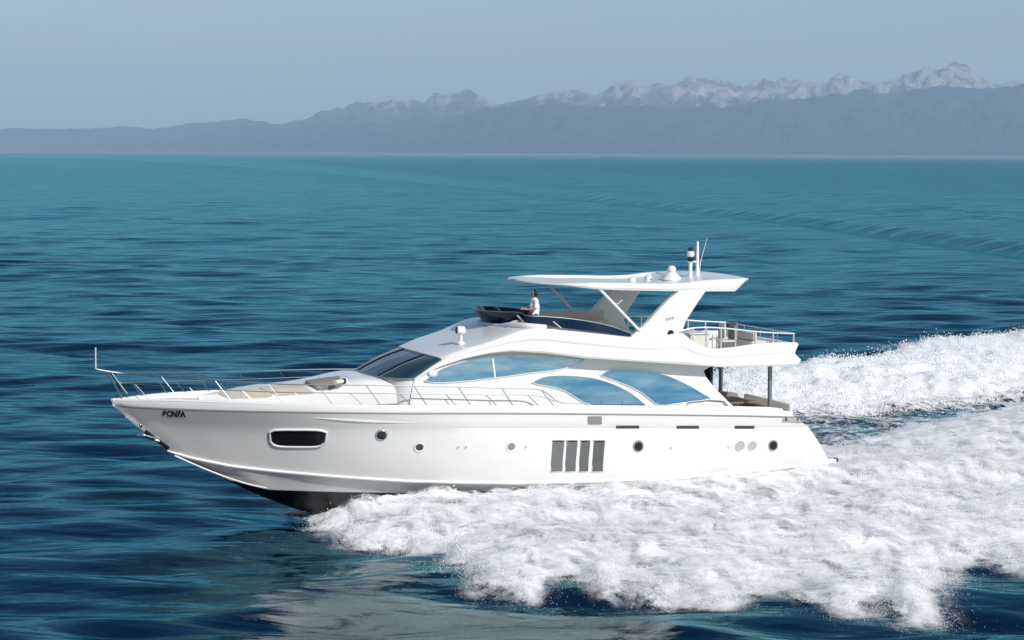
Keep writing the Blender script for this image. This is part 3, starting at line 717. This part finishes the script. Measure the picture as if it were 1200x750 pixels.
sh = MB(); capsule(sh, (0, 0, .93), (0, 0, 1.22), .155, .17); capsule(sh, (0, -.13, 1.38), (0, .13, 1.38), .095, .095); capsule(sh, (0, 0, 1.2), (0, 0, 1.38), .16, .125)
for s_ in (1, -1): capsule(sh, (0, s_*.18, 1.38), (.045, s_*.235, 1.2), .064, .06)
so = sh.build('shirt', SHIRT, person); remesh(so, .014)
tr = MB()
capsule(tr, (0, 0, .90), (0, 0, .97), .15, .148)
for s_ in (1, -1): capsule(tr, (0, s_*.09, .90), (.02, s_*.10, .50), .10, .07); capsule(tr, (.02, s_*.10, .50), (-.02, s_*.11, .12), .07, .058)
to = tr.build('trousers', TROU, person); remesh(to, .014)

# ------------------------------------------------------------------ sea
wr = np.random.default_rng(5)
WV = []
for k in range(70):
    lam = 2.2*(22/2.2)**(wr.random()**1.2); ang = wr.normal(R(84), R(20)); kk = 2*math.pi/lam
    amp = .0085*lam**.85*(.5+wr.random())*(.55 if lam > 12 else 1.0)*.40
    WV.append((kk*math.cos(ang), kk*math.sin(ang), wr.random()*6.28, amp, lam))
wkc = [WZ(x, y) for x, y in ((-250,172.5+7),(0,181.8),(120,184.5),(240,189),(350,196),(480,208),(600,221),(720,234),(850,248),(1000,264),(1200,290),(1400,318))]
wkp = np.array([(a.x, a.y) for a in wkc])
def polydist(x, y, poly, closed=False):
    d = np.full(x.shape, 1e9); sgn = np.zeros(x.shape); n = len(poly)
    for i in range(n if closed else n-1):
        ax, ay = poly[i]; bx, by = poly[(i+1) % n]; dx, dy = bx-ax, by-ay; L2 = dx*dx+dy*dy+1e-9
        t = np.clip(((x-ax)*dx+(y-ay)*dy)/L2, 0, 1); ex = x-ax-t*dx; ey = y-ay-t*dy; dd = np.hypot(ex, ey)
        m = dd < d; d = np.where(m, dd, d); sgn = np.where(m, np.sign(dx*(y-ay)-dy*(x-ax)), sgn)
    return d, sgn
def inpoly(x, y, poly):
    c = np.zeros(x.shape, bool); n = len(poly); j = n-1
    for i in range(n):
        xi, yi_ = poly[i]; xj, yj = poly[j]
        m = ((yi_ > y) != (yj > y)) & (x < (xj-xi)*(y-yi_)/(yj-yi_+1e-12)+xi); c ^= m; j = i
    return c
def seaz(x, y):
    z = np.zeros(x.shape); dist = np.hypot(x, y)
    cl = .55+.9*vn(x/60.0+3, y/45.0, 91)
    for kx, ky, ph, a, lam in WV:
        z = z+a*np.sin(kx*x+ky*y+ph)*np.clip(1.35-dist/(lam*75), 0, 1)
    return z*cl
def axis(c0, c1, step, lo, hi, g, g2=None):
    a = list(np.arange(c0, c1+step*.5, step)); st = step
    while a[-1] < hi: st *= g; a.append(a[-1]+st)
    st = step; b = []; x = a[0]
    while x > lo: st *= (g2 or g); x -= st; b.append(x)
    return np.array(b[::-1]+a)

gy = axis(46, 110, .28, -6000, 1500, 1.0038, 1.05)
st_ = gy[-1]-gy[-2]; gy = list(gy)
while gy[-1] < 75000: st_ *= 1.02; gy.append(gy[-1]+st_)
gy = np.array(gy)
def axis2(a, lim, g):
    a = list(a); st = a[-1]-a[-2]; b = []; x = a[0]
    while a[-1] < lim: st *= g; a.append(a[-1]+st)
    st = a[1]-a[0]
    while x > -lim: st *= g; x -= st; b.append(x)
    return np.array(b[::-1]+a)
def gridmesh(name, gx, gy, zf, mat, cull=None, attrs=None):
    X, Y = np.meshgrid(gx, gy); Z = zf(X, Y); nx, ny = len(gx), len(gy)
    co = np.stack([X, Y, Z], -1).reshape(-1, 3); i = np.arange(nx*ny).reshape(ny, nx)
    q = np.stack([i[:-1, :-1], i[:-1, 1:], i[1:, 1:], i[1:, :-1]], -1).reshape(-1, 4)
    if cull is not None:
        k = cull(X, Y, Z).reshape(-1); q = q[k[q].any(axis=1)]
        used = np.unique(q); mp = -np.ones(nx*ny, int); mp[used] = np.arange(len(used)); q = mp[q]; co = co[used]
        if attrs: attrs = {a: v.reshape(-1)[used] for a, v in attrs.items()}
    me = bpy.data.meshes.new(name); me.vertices.add(len(co)); me.vertices.foreach_set('co', co.ravel())
    me.loops.add(q.size); me.loops.foreach_set('vertex_index', q.ravel().astype(np.int32)); me.polygons.add(len(q))
    me.polygons.foreach_set('loop_start', (np.arange(len(q))*4).astype(np.int32)); me.polygons.foreach_set('loop_total', np.full(len(q), 4, np.int32))
    me.update(calc_edges=True); me.shade_smooth(); me.materials.append(mat)
    if attrs:
        for a, v in attrs.items():
            at = me.attributes.new(a, 'FLOAT', 'POINT'); at.data.foreach_set('value', v.ravel().astype(np.float32))
    o = bpy.data.objects.new(name, me); link(o); return o
def seafull(x, y):
    z = seaz(x, y)
    m = (y > 180) & (y < 11000) & (np.abs(x) < 3500)
    d = np.full(x.shape, 1e6); dd, sg = polydist(x[m], y[m], wkp); d[m] = dd*sg
    dist = np.hypot(x, y)
    lam = np.maximum(15.0, dist*.030); A0 = np.minimum(lam*.050, 4.0)
    w1 = A0*np.cos(2*math.pi*d/lam)*np.exp(-(d/(.62*lam))**2)
    w2 = .30*A0*np.cos(2*math.pi*(d-3*lam)/(lam*.9))*np.exp(-((d-3*lam)/(1.3*lam))**2)+.18*A0*np.cos(2*math.pi*(d+3*lam)/lam)*np.exp(-((d+3*lam)/(1.5*lam))**2)
    z = z*np.where(m, 1-.9*np.exp(-(d/(1.1*lam))**2), 1)+np.where(m, (w1+w2)*(.85+.3*vn(x/lam/2.5, y/lam/2.5, 3)), 0)
    # the sea is pressed down under the planing hull
    lx = (x-BO.x)*fwd.x+(y-BO.y)*fwd.y; ly = (x-BO.x)*prt.x+(y-BO.y)*prt.y
    z = z-.25*np.exp(-(ly/2.6)**2)*sst(-30, -12, lx)*sst(10, 4, lx)
    return z
gx = axis2(axis(-46, 46, .34, -175, 175, 1.007), 60000, 1.06)
sm, n, b = newmat('sea_water')
b.inputs['Base Color'].default_value = (.0002, .048, .092, 1); b.inputs['Roughness'].default_value = .06; b.inputs['IOR'].default_value = 1.24
geo = n.nodes.new('ShaderNodeNewGeometry')
def noise(scale, sx, sy, det=3, rough=.5, dist=0.0, rot=0):
    mp = n.nodes.new('ShaderNodeMapping'); mp.inputs['Scale'].default_value = (sx, sy, 1); mp.inputs['Rotation'].default_value = (0, 0, rot)
    n.links.new(geo.outputs['Position'], mp.inputs[0]); t = n.nodes.new('ShaderNodeTexNoise'); t.inputs['Scale'].default_value = scale
    t.inputs['Detail'].default_value = det; t.inputs['Roughness'].default_value = rough; t.inputs['Distortion'].default_value = dist
    n.links.new(mp.outputs[0], t.inputs[0]); return t.outputs['Fac']
def bump(h, dist, prev=None, st=1.0):
    bp = n.nodes.new('ShaderNodeBump'); bp.inputs['Distance'].default_value = dist; bp.inputs['Strength'].default_value = st
    n.links.new(h, bp.inputs['Height'])
    if prev is not None: n.links.new(prev, bp.inputs['Normal'])
    return bp.outputs[0]
nb = bump(noise(.12, .4, 1, 4, rot=.12), .55)
nb = bump(noise(.5, .45, 1, 3, .5, .3, rot=-.12), .15, nb)
nb = bump(noise(1.8, .6, 1, 3, .55, .3, rot=.2), .018, nb)
df_ = n.nodes.new('ShaderNodeBsdfDiffuse'); df_.inputs['Color'].default_value = (.0001, .007, .027, 1)
gl_ = n.nodes.new('ShaderNodeBsdfGlossy'); gl_.inputs['Color'].default_value = (.31, .72, .81, 1); gl_.inputs['Roughness'].default_value = .07
fr_ = n.nodes.new('ShaderNodeFresnel'); fr_.inputs['IOR'].default_value = 1.24
for q_ in (gl_, fr_): n.links.new(nb, q_.inputs['Normal'])
ms_ = n.nodes.new('ShaderNodeMixShader'); n.links.new(fr_.outputs[0], ms_.inputs[0]); n.links.new(df_.outputs[0], ms_.inputs[1]); n.links.new(gl_.outputs[0], ms_.inputs[2])
n.links.new(ms_.outputs[0], [q for q in n.nodes if q.type == 'OUTPUT_MATERIAL'][0].inputs['Surface']); n.nodes.remove(b)
sea = gridmesh('sea', gx, gy, seafull, sm); tag(sea, kind='structure')

# ------------------------------------------------------------------ wash and wake foam
def wpoly(px): return np.array([(WZ(x, y).x, WZ(x, y).y) for x, y in px])
near_px = [(330,596),(352,600),(362,606),(376,618),(392,630),(410,640),(440,642),(480,648),(520,656),(540,668),(552,683),(580,693),(600,699),(626,701),(650,691),(664,683),(682,691),(710,698),(735,689),(752,694),(772,704),(800,709),
           (849,711),(874,702),(905,703),(923,698),(945,706),(963,710),(997,720),(1012,712),(1027,707),(1045,716),(1066,727),(1088,733),(1101,722),(1099,700),(1100,684),(1116,663),(1145,654),(1175,660),(1200,669),(1290,692),(1400,700),
           (1500,640),(1500,450),(1400,446),(1300,452),(1200,470),(1130,494),(1050,514),(990,524),(940,530),(800,540),(600,555),(400,560),(340,586)]
far_px = [(700,470),(800,447),(840,441),(880,433),(940,429),(1000,425),(1012,419),(1040,413),(1080,408),(1110,405),(1140,402),(1180,397),(1200,393),(1330,375),(1600,350),(1600,430),(1330,455),(1200,470),(1150,474),(1090,478),(1030,483),(980,488),(930,492),(860,500),(760,510),(700,500)]
NP = wpoly(near_px); FP = wpoly(far_px)
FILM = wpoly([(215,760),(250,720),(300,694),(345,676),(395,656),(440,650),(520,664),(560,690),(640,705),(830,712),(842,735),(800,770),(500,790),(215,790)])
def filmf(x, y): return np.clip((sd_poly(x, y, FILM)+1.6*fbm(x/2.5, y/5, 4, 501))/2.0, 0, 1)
TP = wpoly([(700,470),(1000,440),(1600,380),(1600,560),(1000,560),(700,540)])
def sd_poly(x, y, poly):
    d, _ = polydist(x, y, poly, True); return np.where(inpoly(x, y, poly), d, -d)
def loc(x, y): return (x-BO.x)*fwd.x+(y-BO.y)*fwd.y, (x-BO.x)*prt.x+(y-BO.y)*prt.y
def washfields(x, y, film=False):
    lu, lv = loc(x, y)
    dn = sd_poly(x, y, NP)+.55*fbm(x/1.1, y/1.6, 3, 21)+.30*fbm(x/.5, y/.8, 3, 31)
    df = sd_poly(x, y, FP)+1.3*fbm(x/2.2, y/3.5, 4, 41)
    # near wash: a rolling bank from the hull outwards
    aft = sst(8.2, 5.0, lu)
    ridge = np.clip(1-(lv-2.6)/11.0, 0, 1)
    H = (.15+.58*aft)*np.clip(dn/3.5, 0, 1)**.8*(.35+.65*ridge)+(.15*aft+.36*np.exp(-((lu-5.4)/2.2)**2))*np.exp(-((lv-2.4)/1.6)**2)*np.clip(dn, 0, 1)
    H = H*np.where(lu < -12, .72+.5*sst(-20, -45, lu), 1)
    lum = .15*fbm(x/2.6, y/3.4, 3, 51)+.07*fbm(x/.9, y/1.2, 3, 61)+.09*fbm(x/.3, y/.4, 3, 71)
    # long streaks thrown outward and aft
    su = lu*.8+lv*.6; sv = -lu*.6+lv*.8
    lum = lum+.10*fbm(su/.28, sv/1.6, 3, 81)
    env = np.clip(dn/1.0, 0, 1)
    hn = H+lum*env*(.35+.65*np.clip(H, 0, 1))
    hn = np.where(dn > 0, hn, np.where(dn > -.5, 0, -.05))
    Hf = .75*np.clip(df/6, 0, 1)**.7+(.30*fbm(x/1.6, y/2.6, 4, 101)+.14*fbm(x/.5, y/.8, 3, 111))*np.clip(df/1.5, 0, 1)
    hf = np.where(df > 0, Hf, -.05)
    dens = np.maximum(np.where(dn > -.4, .30+.75*np.clip((dn+.4)/1.9, 0, 1), 0), np.where(df > 0, .50+.20*np.clip(df/4, 0, 1), 0))
    dt = sd_poly(x, y, TP)+1.5*fbm(x/4, y/6, 3, 121)
    tr_ = np.where(dt > 0, .47*np.clip(dt/4, 0, 1), 0); dens = np.maximum(dens, tr_)
    h = np.maximum(np.maximum(hn, hf), np.where(dt > 0, .02+.1*fbm(x/1.2, y/1.6, 3, 131), -.05))
    inside = (np.abs(lv) < 2.35) & (lu > -11.8) & (lu < 11)
    h = np.where(inside, np.minimum(h, .35), h); h = np.maximum(h, np.where(filmf(x, y) > 0, 0, -.05)) if film else h
    return h, dens, dn, df
fm, n, b = newmat('sea_foam')
b.inputs['Base Color'].default_value = (.96, .97, .97, 1); b.inputs['Roughness'].default_value = .75; b.inputs['Specular IOR Level'].default_value = .2
geo = n.nodes.new('ShaderNodeNewGeometry')
at = n.nodes.new('ShaderNodeAttribute'); at.attribute_name = 'foam'
n1_ = noise(2.6, 1, .8, 8, .72, .4); n2_ = noise(.55, 1, .7, 5, .6, .5)
mul = n.nodes.new('ShaderNodeMath'); mul.operation = 'MULTIPLY_ADD'; n.links.new(n1_, mul.inputs[0]); mul.inputs[1].default_value = .65
m35 = n.nodes.new('ShaderNodeMath'); m35.operation = 'MULTIPLY'; n.links.new(n2_, m35.inputs[0]); m35.inputs[1].default_value = .35; n.links.new(m35.outputs[0], mul.inputs[2])
ad = n.nodes.new('ShaderNodeMath'); ad.operation = 'ADD'; n.links.new(mul.outputs[0], ad.inputs[0]); n.links.new(at.outputs['Fac'], ad.inputs[1])
mr = n.nodes.new('ShaderNodeMapRange'); mr.inputs['From Min'].default_value = .93; mr.inputs['From Max'].default_value = 1.08; n.links.new(ad.outputs[0], mr.inputs[0])
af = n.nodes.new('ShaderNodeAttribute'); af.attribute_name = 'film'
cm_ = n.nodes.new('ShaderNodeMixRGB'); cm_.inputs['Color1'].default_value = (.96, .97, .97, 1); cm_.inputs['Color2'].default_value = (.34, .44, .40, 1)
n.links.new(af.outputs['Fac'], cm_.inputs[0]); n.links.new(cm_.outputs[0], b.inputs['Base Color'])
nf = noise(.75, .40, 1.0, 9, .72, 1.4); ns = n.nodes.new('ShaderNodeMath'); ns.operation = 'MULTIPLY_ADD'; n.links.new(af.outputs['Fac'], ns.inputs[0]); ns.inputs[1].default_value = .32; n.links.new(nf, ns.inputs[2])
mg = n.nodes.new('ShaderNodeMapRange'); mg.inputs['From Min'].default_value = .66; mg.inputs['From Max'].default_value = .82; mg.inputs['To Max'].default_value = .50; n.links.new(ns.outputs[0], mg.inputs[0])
mxx = n.nodes.new('ShaderNodeMath'); mxx.operation = 'MAXIMUM'; n.links.new(mr.outputs[0], mxx.inputs[0]); n.links.new(mg.outputs[0], mxx.inputs[1])
n.links.new(mxx.outputs[0], b.inputs['Alpha'])
nb = bump(noise(3.0, 1, 1, 8, .75, .2), .07); nb = bump(noise(14, 1, 1, 4, .7), .03, nb); n.links.new(nb, b.inputs['Normal'])
b.inputs['Subsurface Weight'].default_value = 0.0
fx = axis(-22, 34, .13, -22.1, 62, 1.02); fy = axis(50, 95, .12, 49.9, 190, 1.012)
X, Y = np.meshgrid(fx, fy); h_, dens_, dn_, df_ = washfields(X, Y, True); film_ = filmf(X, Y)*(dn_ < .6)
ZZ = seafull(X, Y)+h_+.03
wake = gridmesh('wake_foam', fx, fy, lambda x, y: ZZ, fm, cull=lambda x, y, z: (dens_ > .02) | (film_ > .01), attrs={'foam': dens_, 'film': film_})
tag(wake, 'churned white wash and wake foam spreading from the hull and astern of the yacht', 'wake foam', kind='stuff')

# droplets thrown off the wash
def droplets(name, pts, rad, mat):
    n_ = len(pts); base = np.array([(1,0,0),(-1,0,0),(0,1,0),(0,-1,0),(0,0,1),(0,0,-1)], float)
    fc_ = np.array([(0,2,4),(2,1,4),(1,3,4),(3,0,4),(2,0,5),(1,2,5),(3,1,5),(0,3,5)])
    sc = rad[:, None, None]*(.6+.8*rng.random((n_, 6, 1)))
    co = (pts[:, None, :]+base[None]*sc).reshape(-1, 3); q = (fc_[None]+(np.arange(n_)*6)[:, None, None]).reshape(-1, 3)
    me = bpy.data.meshes.new(name); me.vertices.add(len(co)); me.vertices.foreach_set('co', co.ravel())
    me.loops.add(q.size); me.loops.foreach_set('vertex_index', q.ravel().astype(np.int32)); me.polygons.add(len(q))
    me.polygons.foreach_set('loop_start', (np.arange(len(q))*3).astype(np.int32)); me.polygons.foreach_set('loop_total', np.full(len(q), 3, np.int32))
    me.update(calc_edges=True); me.materials.append(mat); o = bpy.data.objects.new(name, me); link(o); return o
SPR = pm('spray_drops', (.97, .97, .97), .6)
N0 = 3400000
px_ = rng.uniform(-16, 36, N0); py_ = rng.uniform(50, 98, N0)
pp = sd_poly(px_[::1], py_[::1], NP) if False else None
okp = np.zeros(N0, bool)
cg = 400; ggx = np.linspace(-16, 36, cg); ggy = np.linspace(50, 98, cg); GX, GY = np.meshgrid(ggx, ggy)
gh, gd, gdn, gdf = washfields(GX, GY)
def bil(F, x, y):
    u = (x+16)/52*(cg-1); v = (y-50)/48*(cg-1); i = np.clip(u.astype(int), 0, cg-2); j = np.clip(v.astype(int), 0, cg-2); a = u-i; b_ = v-j
    return (F[j, i]*(1-a)+F[j, i+1]*a)*(1-b_)+(F[j+1, i]*(1-a)+F[j+1, i+1]*a)*b_
dn0 = bil(gdn, px_, py_); h0 = bil(gh, px_, py_)
lu0, lv0 = loc(px_, py_)
su0 = lu0*.75+lv0*.66; sv0 = -lu0*.66+lv0*.75
clump = vn(px_/.8, py_/1.2, 201)*.4+vn(px_/.22, py_/.30, 202)*.3+vn(su0/.9, sv0/.22, 203)*.3
prob = np.where(dn0 > 0, .30+.3*np.exp(-dn0/1.2), .95*np.exp(np.minimum(dn0, 0)/.26))*sst(.38, .62, clump)
okk = (rng.random(N0) < prob*.75) & ~((np.abs(lv0) < 2.9) & (lu0 > -12.6)) & (dn0 > -2.5)
px_, py_, h0, dn0 = px_[okk], py_[okk], h0[okk], dn0[okk]
zz = seaz(px_, py_)+np.maximum(h0, 0)+rng.exponential(.055, len(px_))+np.where(dn0 < .5, rng.exponential(.10, len(px_)), 0)
rad = np.where(dn0 > .3, rng.uniform(.007, .026, len(px_)), rng.uniform(.004, .012, len(px_)))
spray = droplets('wash_spray', np.stack([px_, py_, zz], -1), rad, SPR)
tag(spray, 'fine white water droplets flung up along the edges of the port wash', 'spray', kind='stuff')
NF = 700000
qx = rng.uniform(-5, 40, NF); qy = rng.uniform(85, 175, NF)
hh2, _, _, df2 = washfields(qx, qy); ok2 = (rng.random(NF) < .75*sst(.42, .62, vn(qx/.5, qy/.8, 401)*.5+vn(qx/1.6, qy/2.6, 402)*.5)*np.where(df2 > 0, 1, np.exp(np.minimum(df2, 0)/.4))) & (df2 > -2)
qx, qy, hh2 = qx[ok2], qy[ok2], hh2[ok2]
fs = droplets('far_wash_spray', np.stack([qx, qy, seaz(qx, qy)+np.maximum(hh2, 0)+rng.exponential(.09, len(qx))], -1), rng.uniform(.015, .040, len(qx)), SPR)
tag(fs, 'coarse white droplets over the far bank of wash astern of the yacht', 'spray', kind='stuff')
print('droplets', len(px_), 'foam verts', len(wake.data.vertices), 'sea', len(sea.data.vertices))
# thin veils of mist over the wash: soft see-through sheets, each with its own lumps
mm, n, b = newmat('spray_mist'); geo = n.nodes.new('ShaderNodeNewGeometry')
b.inputs['Base Color'].default_value = (.97, .975, .98, 1); b.inputs['Roughness'].default_value = 1; b.inputs['Specular IOR Level'].default_value = 0
at = n.nodes.new('ShaderNodeAttribute'); at.attribute_name = 'mist'
nn_ = noise(1.1, 1, .8, 9, .68, .6)
mr = n.nodes.new('ShaderNodeMapRange'); mr.interpolation_type = 'SMOOTHSTEP'; mr.inputs['From Min'].default_value = .38; mr.inputs['From Max'].default_value = .68; n.links.new(nn_, mr.inputs[0])
mu = n.nodes.new('ShaderNodeMath'); mu.operation = 'MULTIPLY'; n.links.new(mr.outputs[0], mu.inputs[0]); n.links.new(at.outputs['Fac'], mu.inputs[1]); n.links.new(mu.outputs[0], b.inputs['Alpha'])
mx_ = np.arange(-17, 40, .25); my_ = np.arange(51, 100, .25); MX, MY = np.meshgrid(mx_, my_)
mh_, md_, mdn, mdf = washfields(MX, MY); mlu, mlv = loc(MX, MY)
veil = bpy.data.objects.new('spray_mist', None); link(veil); veil.location = L2W((0, 8, 0))
tag(veil, 'soft veils of white mist hanging low over the port wash', 'spray mist', kind='stuff')
for k in range(4):
    lift = .05+.085*k*(1-.6*np.exp(-((mlv-2.8)/1.6)**2)*(mlu > -12.5)); aa = .90*sst(-.75+.12*k, .5+.25*k, mdn)*np.where(mlu < -12, .8, 1)
    aa = np.where((np.abs(mlv) < 2.95) & (mlu > -12.3), 0, aa)
    Zm = seaz(MX, MY)+np.maximum(mh_, 0)+lift*np.clip(.35+mdn, 0.1, 1)+.16*fbm(MX/.9+7*k, MY/1.2, 3, 301+k)*np.clip(mdn+.6, 0, 1)
    vo = gridmesh('mist_veil', mx_, my_, lambda x, y: Zm, mm, cull=lambda x, y, z: aa > .01, attrs={'mist': aa})
    vo.parent = veil; vo.matrix_parent_inverse = Matrix.Translation(-Vector(veil.location))

# ------------------------------------------------------------------ mountains
def rangemesh(name, prof, yr, depth, coast, mat, seed, base=0.0, amp=.25, far=0.0):
    pts = []
    for x, y in prof:
        d = ray(x, y); f_ = 1+far*float(sst(650, -100, np.array(float(x)))); t = yr*f_/d.y; q = CAM+d*t; pts.append((q.x/f_, q.z, f_))
    pxs = np.array([p[0] for p in pts]); pzs = np.array([p[1] for p in pts])
    x = np.linspace(pxs[0], pxs[-1], 1900); t = np.linspace(0, 1.5, 90)
    X, T = np.meshgrid(x, t); pr = np.interp(X, pxs, pzs); Yv = coast+(yr-coast)*T
    k = X/ (yr*.012); rid = 1-np.abs(fbm(X/900, Yv/1500, 5, seed)); rid2 = fbm(X/350, Yv/500, 4, seed+9)
    up = np.where(T < 1, T, 1)**1.15; dn = np.where(T > 1, 1-(T-1)*1.2, 1)
    Z = pr*up*dn*(1+amp*(rid-.8)*np.sin(np.clip(T, 0, 1)*math.pi))+rid2*pr*.16*np.clip(T*2, 0, 1)*np.where(np.abs(T-1) < .12, .30, 1)+(np.abs(fbm(X/420, Yv/900, 4, seed+30))-.2)*-pr*amp*.16*np.clip(T*1.5, 0, 1)
    Z = np.maximum(Z, -30)*1.0+base; Z[0] = -30; FF = np.interp(X, pxs, np.array([p[2] for p in pts]))
    ny, nx = X.shape; co = np.stack([X*(Yv/yr)*FF, Yv*FF, Z], -1).reshape(-1, 3); i = np.arange(nx*ny).reshape(ny, nx)
    q = np.stack([i[:-1, :-1], i[:-1, 1:], i[1:, 1:], i[1:, :-1]], -1).reshape(-1, 4)
    me = bpy.data.meshes.new(name); me.from_pydata(co.tolist(), [], q.tolist()); me.shade_smooth(); me.materials.append(mat)
    o = bpy.data.objects.new(name, me); link(o); tag(o, kind='structure'); return o
rk, n, b = newmat('mountain_rock'); geo = n.nodes.new('ShaderNodeNewGeometry')
b.inputs['Roughness'].default_value = .9
sep = n.nodes.new('ShaderNodeSeparateXYZ'); n.links.new(geo.outputs['Position'], sep.inputs[0])
t1 = noise(.0030, 1, .5, 8, .66, .8)
mh = n.nodes.new('ShaderNodeMapRange'); mh.inputs['From Min'].default_value = 500; mh.inputs['From Max'].default_value = 1150; n.links.new(sep.outputs['Z'], mh.inputs[0])
a2 = n.nodes.new('ShaderNodeMath'); a2.operation = 'MULTIPLY_ADD'; n.links.new(mh.outputs[0], a2.inputs[0]); a2.inputs[1].default_value = .32; n.links.new(t1, a2.inputs[2])
cr = n.nodes.new('ShaderNodeValToRGB'); cr.color_ramp.elements[0].position = .56; cr.color_ramp.elements[0].color = (.05, .065, .05, 1)
cr.color_ramp.elements[1].position = .86; cr.color_ramp.elements[1].color = (.74, .65, .60, 1)
e_ = cr.color_ramp.elements.new(.72); e_.color = (.17, .155, .15, 1)
n.links.new(a2.outputs[0], cr.inputs[0]); n.links.new(cr.outputs[0], b.inputs['Base Color'])
n.links.new(bump(noise(.003, 1, .7, 10, .72, .5), 330), b.inputs['Normal'])
fo_, n, b = newmat('foothill_forest'); geo = n.nodes.new('ShaderNodeNewGeometry'); b.inputs['Roughness'].default_value = .95
t1 = noise(.004, 1, .5, 8, .72, .4); cr = n.nodes.new('ShaderNodeValToRGB'); cr.color_ramp.elements[0].position = .35; cr.color_ramp.elements[0].color = (.010, .032, .055, 1)
cr.color_ramp.elements[1].position = .72; cr.color_ramp.elements[1].color = (.08, .12, .16, 1); n.links.new(t1, cr.inputs[0]); n.links.new(cr.outputs[0], b.inputs['Base Color'])
n.links.new(bump(noise(.0025, 1, .7, 9, .7, .5), 260), b.inputs['Normal'])
back = [(-1400,149),(-1000,146),(-700,151),(-400,150),(-100,150),(0,151),(60,152),(140,149),(200,148.5),(240,143.5),(290,139.5),(330,143),(345,141),(380,130),(400,126),(420,122),(445,119),(470,115.5),(478,118),(490,117),(505,112),(520,108),(532,105),(541,102),(550,107),(562,113),(575,120),(600,119.5),(615,117),(628,108),(650,102),(665,104),(680,104),(698,107),(715,101),(740,96),(752,99),(770,98),(790,95),(800,92),(810,89.5),(822,94),(838,93),(850,95),(862,102),(872,101),(880,98),(900,94),(915,91.5),(935,95),(950,97),(962,101),(974,92),(985,88),(1000,92),(1015,94),(1040,97),(1048,90),(1060,83),(1075,79),(1090,79),(1105,75.5),(1120,72.5),(1132,78),(1145,86),(1165,97),(1200,99),(1260,92),(1350,110),(1600,120),(1900,104),(2200,118),(2600,125)]
back2 = []
rr_ = random.Random(3)
for i in range(len(back)-1):
    (xa, ya), (xb, yb) = back[i], back[i+1]; back2 += [back[i], ((xa+xb)/2, (ya+yb)/2+rr_.uniform(-1.3, 1.3))]
back2.append(back[-1])
frontp = [(-1400,160),(-900,157),(-400,160),(0,160),(60,158),(100,156),(140,150),(200,151),(260,150),(300,147),(330,149),(400,146),(440,143),(480,146),(500,142),(530,137),(560,129),(600,123),(640,121.5),(680,123),(720,126),(760,122),(800,127),(830,125.5),(870,122),(900,116),(930,117),(960,112),(985,108),(1010,104),(1035,108),(1060,107.5),(1100,99.5),(1130,103),(1150,103),(1200,98),(1300,104),(1600,125),(2000,112),(2300,128),(2600,135)]
rangemesh('mountains', back2, 41000, 8000, 35000, rk, 300, amp=.9, far=.2)
rangemesh('hills', frontp, 34500, 6000, 28000, fo_, 400, amp=.8, far=.42)
coast = gridmesh('coastal_plain', np.linspace(-30000, 30000, 500), np.linspace(12500, 30000, 60), lambda x, y: 5+9*np.maximum(vn(x/260, y/500, 9)-.2, 0)*(y > 12700)-25*(y < 12700)+np.maximum(y-20000, 0)*.004, pm('coast_land', (.12, .23, .29), .9, var=.2, vscale=.004))
tag(coast, kind='structure')

# ------------------------------------------------------------------ haze
hz_ = MB().box(-42000, 42000, -1500, 66000, -40, 2200).build('haze', None or GEL, None, smooth=0)
hm = bpy.data.materials.new('haze'); hm.use_nodes = True; n = hm.node_tree; n.nodes.clear()
out = n.nodes.new('ShaderNodeOutputMaterial'); pv = n.nodes.new('ShaderNodeVolumePrincipled')
pv.inputs['Color'].default_value = (.61, .82, 1.0, 1); pv.inputs['Density'].default_value = 2.9e-5; pv.inputs['Anisotropy'].default_value = 0.0
n.links.new(pv.outputs[0], out.inputs['Volume']); hz_.data.materials.clear(); hz_.data.materials.append(hm)
tag(hz_, kind='stuff'); hz_['label'] = 'pale blue haze over the sea and far mountains'; hz_['category'] = 'haze'
